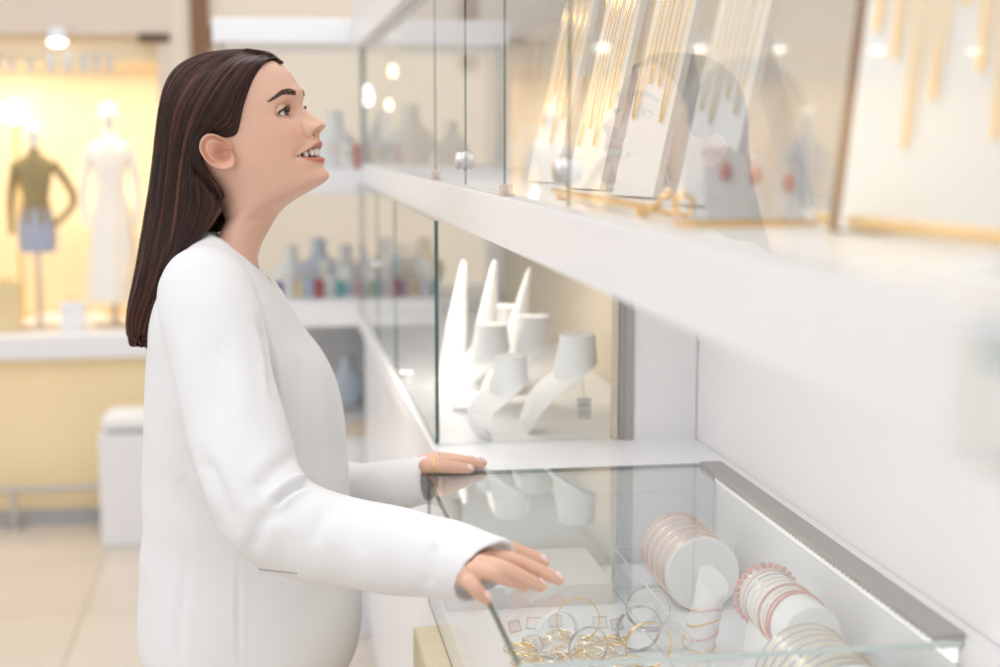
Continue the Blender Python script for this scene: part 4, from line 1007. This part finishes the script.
def roll(x, y0, y1, r, zc, label, nrings, specs, cat='bracelet roll', support='block'):
    t = thing('bracelet_roll', (x, (y0+y1)/2, FZ), label, cat, 'white bracelet rolls in the counter')
    L = t.location
    m = MB(L); m.lathe([(r-.004, 0), (r-.001, .001), (r, .004), (r, y1-y0-.004), (r-.001, y1-y0-.001), (r-.004, y1-y0)], (x, y0, zc), 56, 'y'); m.build('roll', M['velvet'], t, smooth=True)
    if support == 'block':
        m = MB(L); h = zc-r*.72; m.prism([(x-r*.85, y0+.01, FZ), (x+r*.85, y0+.01, FZ), (x+r*.62, y0+.01, h), (x-r*.62, y0+.01, h)], (0, y1-y0-.02, 0)); m.build('stand', M['whitem'], t)
    for k in range(nrings):
        yy, rr, mt, tilt, kind = specs(k)
        if kind == 'bead':
            b = thing('bracelet', (x, yy, zc-r), *LBR(label, k, 'bead'))
            for q in range(26):
                a = 2*PI*q/26; mm = MB(b.location); mm.ball((x+(r+.003)*math.cos(a), yy, zc+(r+.003)*math.sin(a)), .0040, seg=10); mm.build('bead', M[mt], b, smooth=True)
            continue
        mm = MB(); c = (x, yy, zc-r)
        mm.org = Vector(c)
        mm.tube([(x+(r+rr)*math.cos(a), yy+tilt*math.sin(a*1.0+.6), zc+(r+rr)*math.sin(a)) for a in np.linspace(0, 2*PI, 72, endpoint=False)], rr, 6, closed=True)
        o = mm.build('bracelet', M[mt], None, smooth=True); tag(o, *LBR(label, k, kind))
ORD = ['first', 'second', 'third', 'fourth', 'fifth', 'sixth', 'seventh', 'eighth', 'ninth', 'tenth', 'eleventh', 'twelfth', 'thirteenth', 'fourteenth', 'fifteenth', 'sixteenth', 'seventeenth', 'eighteenth', 'nineteenth', 'twentieth']
def LBR(label, k, kind):
    who = 'large bracelet roll' if 'large' in label else 'slim bracelet roll' if 'slim' in label else 'front bracelet roll'
    nm = {'thin': 'thin gold chain bracelet', 'rose': 'thin rose cord bracelet', 'pale': 'fine pale bracelet', 'bead': 'coral bead bracelet'}[kind]
    return f'{nm} on the {who}, {ORD[k]} from its front face', 'bracelet', f'bracelets on the {who}'
roll(.594, 1.965, 2.115, .0525, .898, 'large white bracelet roll near the far end of the counter', 15, lambda k: (1.974+.0095*k, .0009, 'rose' if k % 3 else 'pgold', .001, 'thin'), support=None)
SL = [(1.637, .0016, 'coral', .006, 'rose'), (1.647, .0012, 'coral', .004, 'rose'), (1.659, .0010, 'pgold', .004, 'thin'), (1.674, .0014, 'coral', .002, 'rose'), (1.692, .0008, 'pgold', .002, 'thin'), (1.707, .0008, 'pgold', .001, 'thin'), (1.722, .0008, 'silver', .001, 'pale'), (1.734, .0009, 'rose', .003, 'rose'), (1.744, .0008, 'pgold', 0, 'thin'), (1.754, 0, 'coral', 0, 'bead')]
roll(.612, 1.590, 1.765, .036, .933, 'slim white bracelet roll on a raised stand in the middle', len(SL), lambda k: SL[k])
roll(.580, 1.39, 1.535, .058, .912, 'wide white bracelet roll at the near right end of the counter', 15, lambda k: (1.400+.0090*k, .0010, 'pgold' if k % 2 else 'silver', .001, 'pale'))
# slanted bracelet pillar
b = np.array([.533, 1.79, FZ]); tp = np.array([.553, 1.785, .945])
t = thing('bracelet_pillar', b, 'slim white pillar with slanted top, wrapped with chain bracelets, before the large roll', 'bracelet stand')
v = tp-b; P = []
for k in np.linspace(0, 1, 20):
    c = b+v*k; r = .0205-.0015*k; row = []
    for j in range(36):
        a = 2*PI*j/36; d = np.array([math.cos(a), math.sin(a), 0])*r
        lift = smoothstep(.75, 1, k)*(.014*math.sin(a)-.006*math.cos(a)); row.append(c+d+np.array([0, 0, lift]))
    P.append(row)
m = MB(b); m.grid(P, close_v=True, cap0=True, cap1=True); m.build('pillar', M['velvet'], t, smooth=True)
for k, h in enumerate((.018, .034, .050, .066)):
    c = b+v*(h/.107); mm = MB(c); mm.tube([c+np.array([.0215*math.cos(a), .0215*math.sin(a), .0055*math.sin(a+1.1*k)]) for a in np.linspace(0, 2*PI, 48, endpoint=False)], .0010, 6, closed=True)
    o = mm.build('bracelet', M['rose' if k % 2 else 'gold'], None, smooth=True); tag(o, f'fine chain bracelet around the slanted white pillar, {ORD[k]} from its bottom', 'bracelet', 'bracelets on the pillar')
# standing bangles
def bangle(px, py, Y, r, w, th, mt, rz, label):
    z = FZ+r; x = on(px, py, y=Y)[0]
    mm = MB((x, Y, FZ)); rows = []
    for a in np.linspace(0, 2*PI, 56, endpoint=False):
        ca, sa = math.cos(a), math.sin(a)
        rows.append([np.array([x, Y, z])+np.array([ca*math.cos(rz)*rr-math.sin(rz)*q, ca*math.sin(rz)*rr+math.cos(rz)*q, sa*rr]) for rr, q in ((r, -w), (r, w), (r-th, w*.9), (r-th, -w*.9))])
    mm.grid(rows, close_u=True, close_v=True); o = mm.build('bangle', M[mt], None, smooth=True)
    tag(o, label, 'bangle', 'standing bangles in the counter')
bangle(648, 628, 1.90, .0300, .0060, .0014, 'silver', -.30, 'wide polished silver bangle standing nearest the slanted pillar')
bangle(639, 652, 1.82, .0300, .0035, .0016, 'silver', .10, 'silver bangle standing just before the wide polished one')
bangle(648, 675, 1.755, .0300, .0030, .0012, 'gold', .05, 'yellow gold bangle standing at the near edge by the divider')
bangle(557, 655, 1.815, .0300, .0045, .0016, 'white', .35, 'white enamel bangle standing left among the gold chains')
bangle(578, 643, 1.87, .0290, .0016, .0014, 'gold', -.15, 'thin gold bangle standing behind the white enamel one')
bangle(588, 668, 1.765, .0270, .0022, .0014, 'silver', .25, 'small silver bangle standing before the white enamel one')
# gold chains heaped and little cards on the left of the counter floor
GC = [(520, 648, .016), (536, 640, .014), (548, 657, .017), (568, 650, .018), (584, 640, .015), (600, 652, .017), (612, 640, .014), (560, 634, .013), (606, 664, .016), (526, 660, .015), (630, 660, .014), (590, 656, .013)]
for i, (px, py, r) in enumerate(GC):
    p = on(px, py, z=FZ+.004)
    mm = MB((p[0], p[1], FZ)); k1 = random.choice((2, 3)); ph = random.uniform(0, 6)
    pts = [(p[0]+(r+.005*math.cos(5*a+ph))*math.cos(k1*a+ph), p[1]+(r+.005*math.cos(5*a+ph))*math.sin(k1*a+ph), FZ+.0035+.0022*math.sin(7*a+ph)) for a in np.linspace(0, 2*PI, 110, endpoint=False)]
    mm.tube(pts, .0010, 6, closed=True); o = mm.build('gold_chain', M['pgold' if i % 3 else 'gold'], None, smooth=True)
    tag(o, 'coiled gold chain lying in the heap on the counter floor', 'chain', 'heaped gold chains in the counter')
TG = [(516, 632, .5, 'at the far left of the counter floor'), (533, 629, -.3, 'second from the left on the counter floor'), (556, 627, .2, 'left of the thin gold bangle'), (600, 628, -.1, 'right of the thin gold bangle'), (618, 630, .4, 'against the glass divider'), (540, 650, .9, 'lying left of the white enamel bangle')]
for i, (px, py, rz, lab) in enumerate(TG):
    p = on(px, py, z=FZ); t = thing('price_card', (p[0], p[1], FZ), f'tiny grey edged price card {lab}', 'price card', 'price cards in the counter', rz)
    m = MB(); m.prism([(-.009, 0, .001), (.009, 0, .001), (.009, .006, .014), (-.009, .006, .014)], (0, .0008, 0)); m.build('card', M['whitem'], t)
    m = MB(); m.tube([(-.009, -.0004, .001), (.009, -.0004, .001), (.009, .0056, .014), (-.009, .0056, .014)], .0006, 6, closed=True); m.build('border', M['greyp'], t)

# ---- far run across the end of the room
t = thing('display_counter', (.2, 4.6, 0), 'white display counter with a glass front across the far end', 'display counter')
L = t.location; x0, x1 = -.12, .712
m = MB(L); m.box((x0, 4.44, 0), (x1, 4.9, .62)); m.build('base', M['white'], t)
m = MB(L); m.box((x0, 4.43, .62), (x1, 4.9, .665)); m.build('plinth_strip', M['beige'], t)
m = MB(L); m.box((x0, 4.42, .665), (x1, 4.9, .69)); m.build('frame', M['greyp'], t)
m = MB(L); m.box((x0, 4.88, .69), (x1, 4.9, .955)); m.build('back', M['white'], t)
m = MB(L); m.box((x0, 4.40, .955), (x1, 4.9, 1.03), bev=.004); m.build('countertop', M['white'], t)
pane('front_pane', (x0, 4.43, .69), (x1, 4.436, .955), 1, t)
t = thing('end_cabinet', (.2, 4.6, 1.03), 'glass cabinet with a white shelf and white top across the far end', 'cabinet')
L = t.location
m = MB(L); m.box((x0-.02, 4.41, 1.343), (x1, 4.9, 1.415), bev=.004); m.build('shelf', M['white'], t)
m = MB(L); m.box((x0-.02, 4.41, 1.775), (x1, 4.9, 1.845), bev=.004); m.build('top', M['white'], t)
for z0, z1 in ((1.03, 1.343), (1.415, 1.775)):
    for a, b in ((x0, .14), (.142, .40), (.402, x1)): pane('front_pane', (a, 4.425, z0), (b, 4.43, z1), 1, t)
for x in (x0+.006, .285):
    m = MB(L); m.tube([(x, 4.44, 1.03), (x, 4.44, 1.775)], .006, 10); m.build('post', M['greyp'], t)
def far_bust(px, Y, z, s, mt, label, group, rz=-.6):
    x = on(px, 200, y=Y)[0]; t = thing('necklace_bust', (x, Y, z), label, 'necklace bust', group, rz)
    rows = []
    for h, a, b in ((0, .050, .030), (.02, .062, .030), (.07, .080, .034), (.11, .070, .036), (.135, .036, .032), (.17, .028, .028), (.20, .030, .030), (.205, .022, .022)):
        rows.append([(b*s*math.cos(q), a*s*math.sin(q), h*s) for q in np.linspace(0, 2*PI, 28, endpoint=False)])
    m = MB(); m.grid(rows, close_v=True, cap0=True, cap1=True); m.build('form', M[mt], t, smooth=True)
    m = MB(); m.tube([(-.037*s*math.cos(a), .055*s*math.sin(a), .125*s-.06*s*math.cos(a)**2) for a in np.linspace(-PI/2, PI/2, 22)], .002*s, 6); m.build('necklace', M['gold'], t, smooth=True)
for i, (px, s, lab) in enumerate(((345, .72, 'left one of two'), (384, .80, 'right one of two'))):
    far_bust(px, 4.62, .69, s, 'bluegrey', f'blue grey necklace bust behind the low far glass, {lab}', 'blue grey busts in the far counter', -PI/2+.3*i)
for i, (px, s, mt, lab) in enumerate(((336, .85, 'velvet', 'beside the smiling face'), (374, .66, 'velvet', 'under the hanging lamps'), (411, .95, 'velvet', 'tallest, near the dark door edge'), (452, .7, 'velvet', 'right of the dark door edge'))):
    far_bust(px, 4.66, 1.415, s, mt, f'white necklace bust on the upper far shelf, {lab}', 'white busts on the far shelf', PI/2)
for q, (px, py, lab) in zip((1, .6, .5), ((367, 98, 'lowest and left'), (393, 72, 'topmost'), (389, 106, 'right of the lowest'))):
    p = on(px, py, y=4.75); t = thing('hanging_lamp', (p[0], 4.75, p[2]), f'small glowing lamp hanging in the far upper cabinet, {lab}', 'lamp', 'small lamps in the far cabinet')
    m = MB(t.location); m.tube([(p[0], 4.75, p[2]+.02), (p[0], 4.75, 1.775)], .002, 6); m.build('cord', M['gold'], t)
    m = MB(t.location); m.lathe([(.004*q, .04*q), (.012*q, .03*q), (.019*q, .0), (.015*q, -.018*q), (.004*q, -.024*q)], p, 20); m.build('shade', M['lamp' if q == 1 else 'warm'], t, smooth=True)
cols = ['navy', 'whitem', 'sand', 'slate', 'wine', 'white', 'teal', 'bluegrey', 'coral', 'sand', 'navy', 'whitem', 'wine', 'sand', 'slate', 'whitem']
cname = dict(navy='navy', whitem='cream', sand='sand coloured', slate='slate blue', wine='wine red', white='white', teal='teal', bluegrey='blue grey', coral='coral')
for i in range(16):
    px = 278+10.3*i; x = on(px, 290, y=4.56)[0]; w = random.uniform(.011, .015); h = random.uniform(.025, .06); c = cols[i]; yy = 4.56+random.uniform(-.03, .03)
    t = thing('jewellery_box', (x, yy, 1.03), f'small {cname[c]} jewellery box on the far counter, {ORD[i]} from the left', 'box', 'jewellery boxes on the far counter', random.uniform(-.3, .3))
    m = MB(); m.box((-w, -w, 0), (w, w, h*.68), bev=.0015); m.build('body', M[c], t)
    m = MB(); m.box((-w-.001, -w-.001, h*.69), (w+.001, w+.001, h), bev=.0025); m.build('lid', M[c], t)
for i, (px, s, mt, lab) in enumerate(((290, .7, 'velvet', 'nearest the neck'), (318, .8, 'bluegrey', 'blue grey and tallest'), (345, .7, 'velvet', 'between the blue grey one and the post'), (398, .7, 'velvet', 'right of the post'), (424, .8, 'sand', 'sand coloured, beside the green edge'))):
    far_bust(px, 4.74, 1.03, s, mt, f'necklace bust behind the small boxes, {lab}', 'busts behind the jewellery boxes', PI/2)

for i in range(8):
    x = on(284+20*i, 260, y=4.64)[0]; h = random.uniform(.07, .12); w = random.uniform(.014, .02); c = ['white', 'bluegrey', 'whitem', 'white', 'slate', 'whitem', 'sand', 'white'][i]
    t = thing('earring_card', (x, 4.64, 1.03), f'upright {dict(white="white", whitem="cream", bluegrey="blue grey", slate="slate blue", sand="sand coloured")[c]} earring card behind the far jewellery boxes, {ORD[i]} from the left', 'earring card', 'earring cards on the far counter', PI+random.uniform(-.3, .3))
    m = MB(); m.prism([(-w, 0, .002), (w, 0, .002), (w, -.012, h), (-w, -.012, h)], (0, .004, 0)); m.box((-w, -.012, 0), (w, .012, .004)); m.build('card', M[c], t)
    m = MB(); m.ball((-w*.4, .002, h*.6), .004, seg=10); m.ball((w*.4, .002, h*.6), .004, seg=10); m.build('earrings', M['gold'], t, smooth=True)
for i in range(7):
    x = on(346+13*i, 165, y=4.52)[0]; h = random.uniform(.03, .07); c = ['whitem', 'coral', 'white', 'sand', 'coral', 'whitem', 'bluegrey'][i]
    t = thing('ring_box', (x, 4.52, 1.415), f'small {cname[c]} ring box on the upper far shelf, {ORD[i]} from the left', 'box', 'ring boxes on the far shelf', random.uniform(-.4, .4))
    m = MB(); m.box((-.013, -.013, 0), (.013, .013, h*.6), bev=.002); m.build('body', M[c], t)
    m = MB(); m.box((-.0135, .010, h*.6), (.0135, .016, h*1.2), bev=.002); m.build('lid', M[c], t)
    m = MB(); m.tube([(.007*math.cos(a), -.001, h*.6+.006+.007*math.sin(a)) for a in np.linspace(0, 2*PI, 16, endpoint=False)], .0014, 6, closed=True); m.build('ring', M['gold'], t, smooth=True)

build_all_person()

# ------------------------------------------------------------------ light
w = bpy.data.worlds.new('world'); SC.world = w; w.use_nodes = True
bg = w.node_tree.nodes['Background']; bg.inputs[0].default_value = (.98, .985, 1, 1); bg.inputs[1].default_value = .86
def area(name, loc, tgt, sx, sy, power, col=(1, 1, 1)):
    l = bpy.data.lights.new(name, 'AREA'); l.shape = 'RECTANGLE'; l.size = sx; l.size_y = sy; l.energy = power; l.color = col
    o = bpy.data.objects.new(name, l); COL.objects.link(o); o.location = loc
    o.rotation_euler = (Vector(tgt)-Vector(loc)).to_track_quat('-Z', 'Y').to_euler(); return o
area('ceiling_panel', (-1.0, 1.2, 3.2), (-.1, 2.0, 1.0), 2.5, 2.5, 17)
area('ceiling_panel', (.6, 3.6, 3.3), (.3, 3.6, 0), 2.0, 2.0, 20)
area('window_light', (-1.5, 6.35, 1.78), (-1.5, 6.5, .5), 2.6, .4, 15, (1, .90, .74))
area('shelf_underlight', (.31, 1.45, 1.370), (.66, 1.45, 1.0), 1.9, .02, 2.3, (1, .98, .95))  # added fill to brighten the wall under the shelf, no fitting there
area('cabinet_light', (.308, 1.5, 1.777), (.52, 1.5, 1.4), 2.2, .02, 2.4, (1, .88, .72))
area('niche_light', (.45, 3.0, 1.365), (.5, 3.0, 1.0), .2, 1.2, 4.5, (1, .92, .8))
vs = SC.view_settings; vs.view_transform = 'Standard'; vs.look = 'None'; vs.exposure = 0.18; vs.gamma = 1.0; vs.use_curve_mapping = False
SC.cycles.transparent_max_bounces = 40; SC.cycles.max_bounces = 10
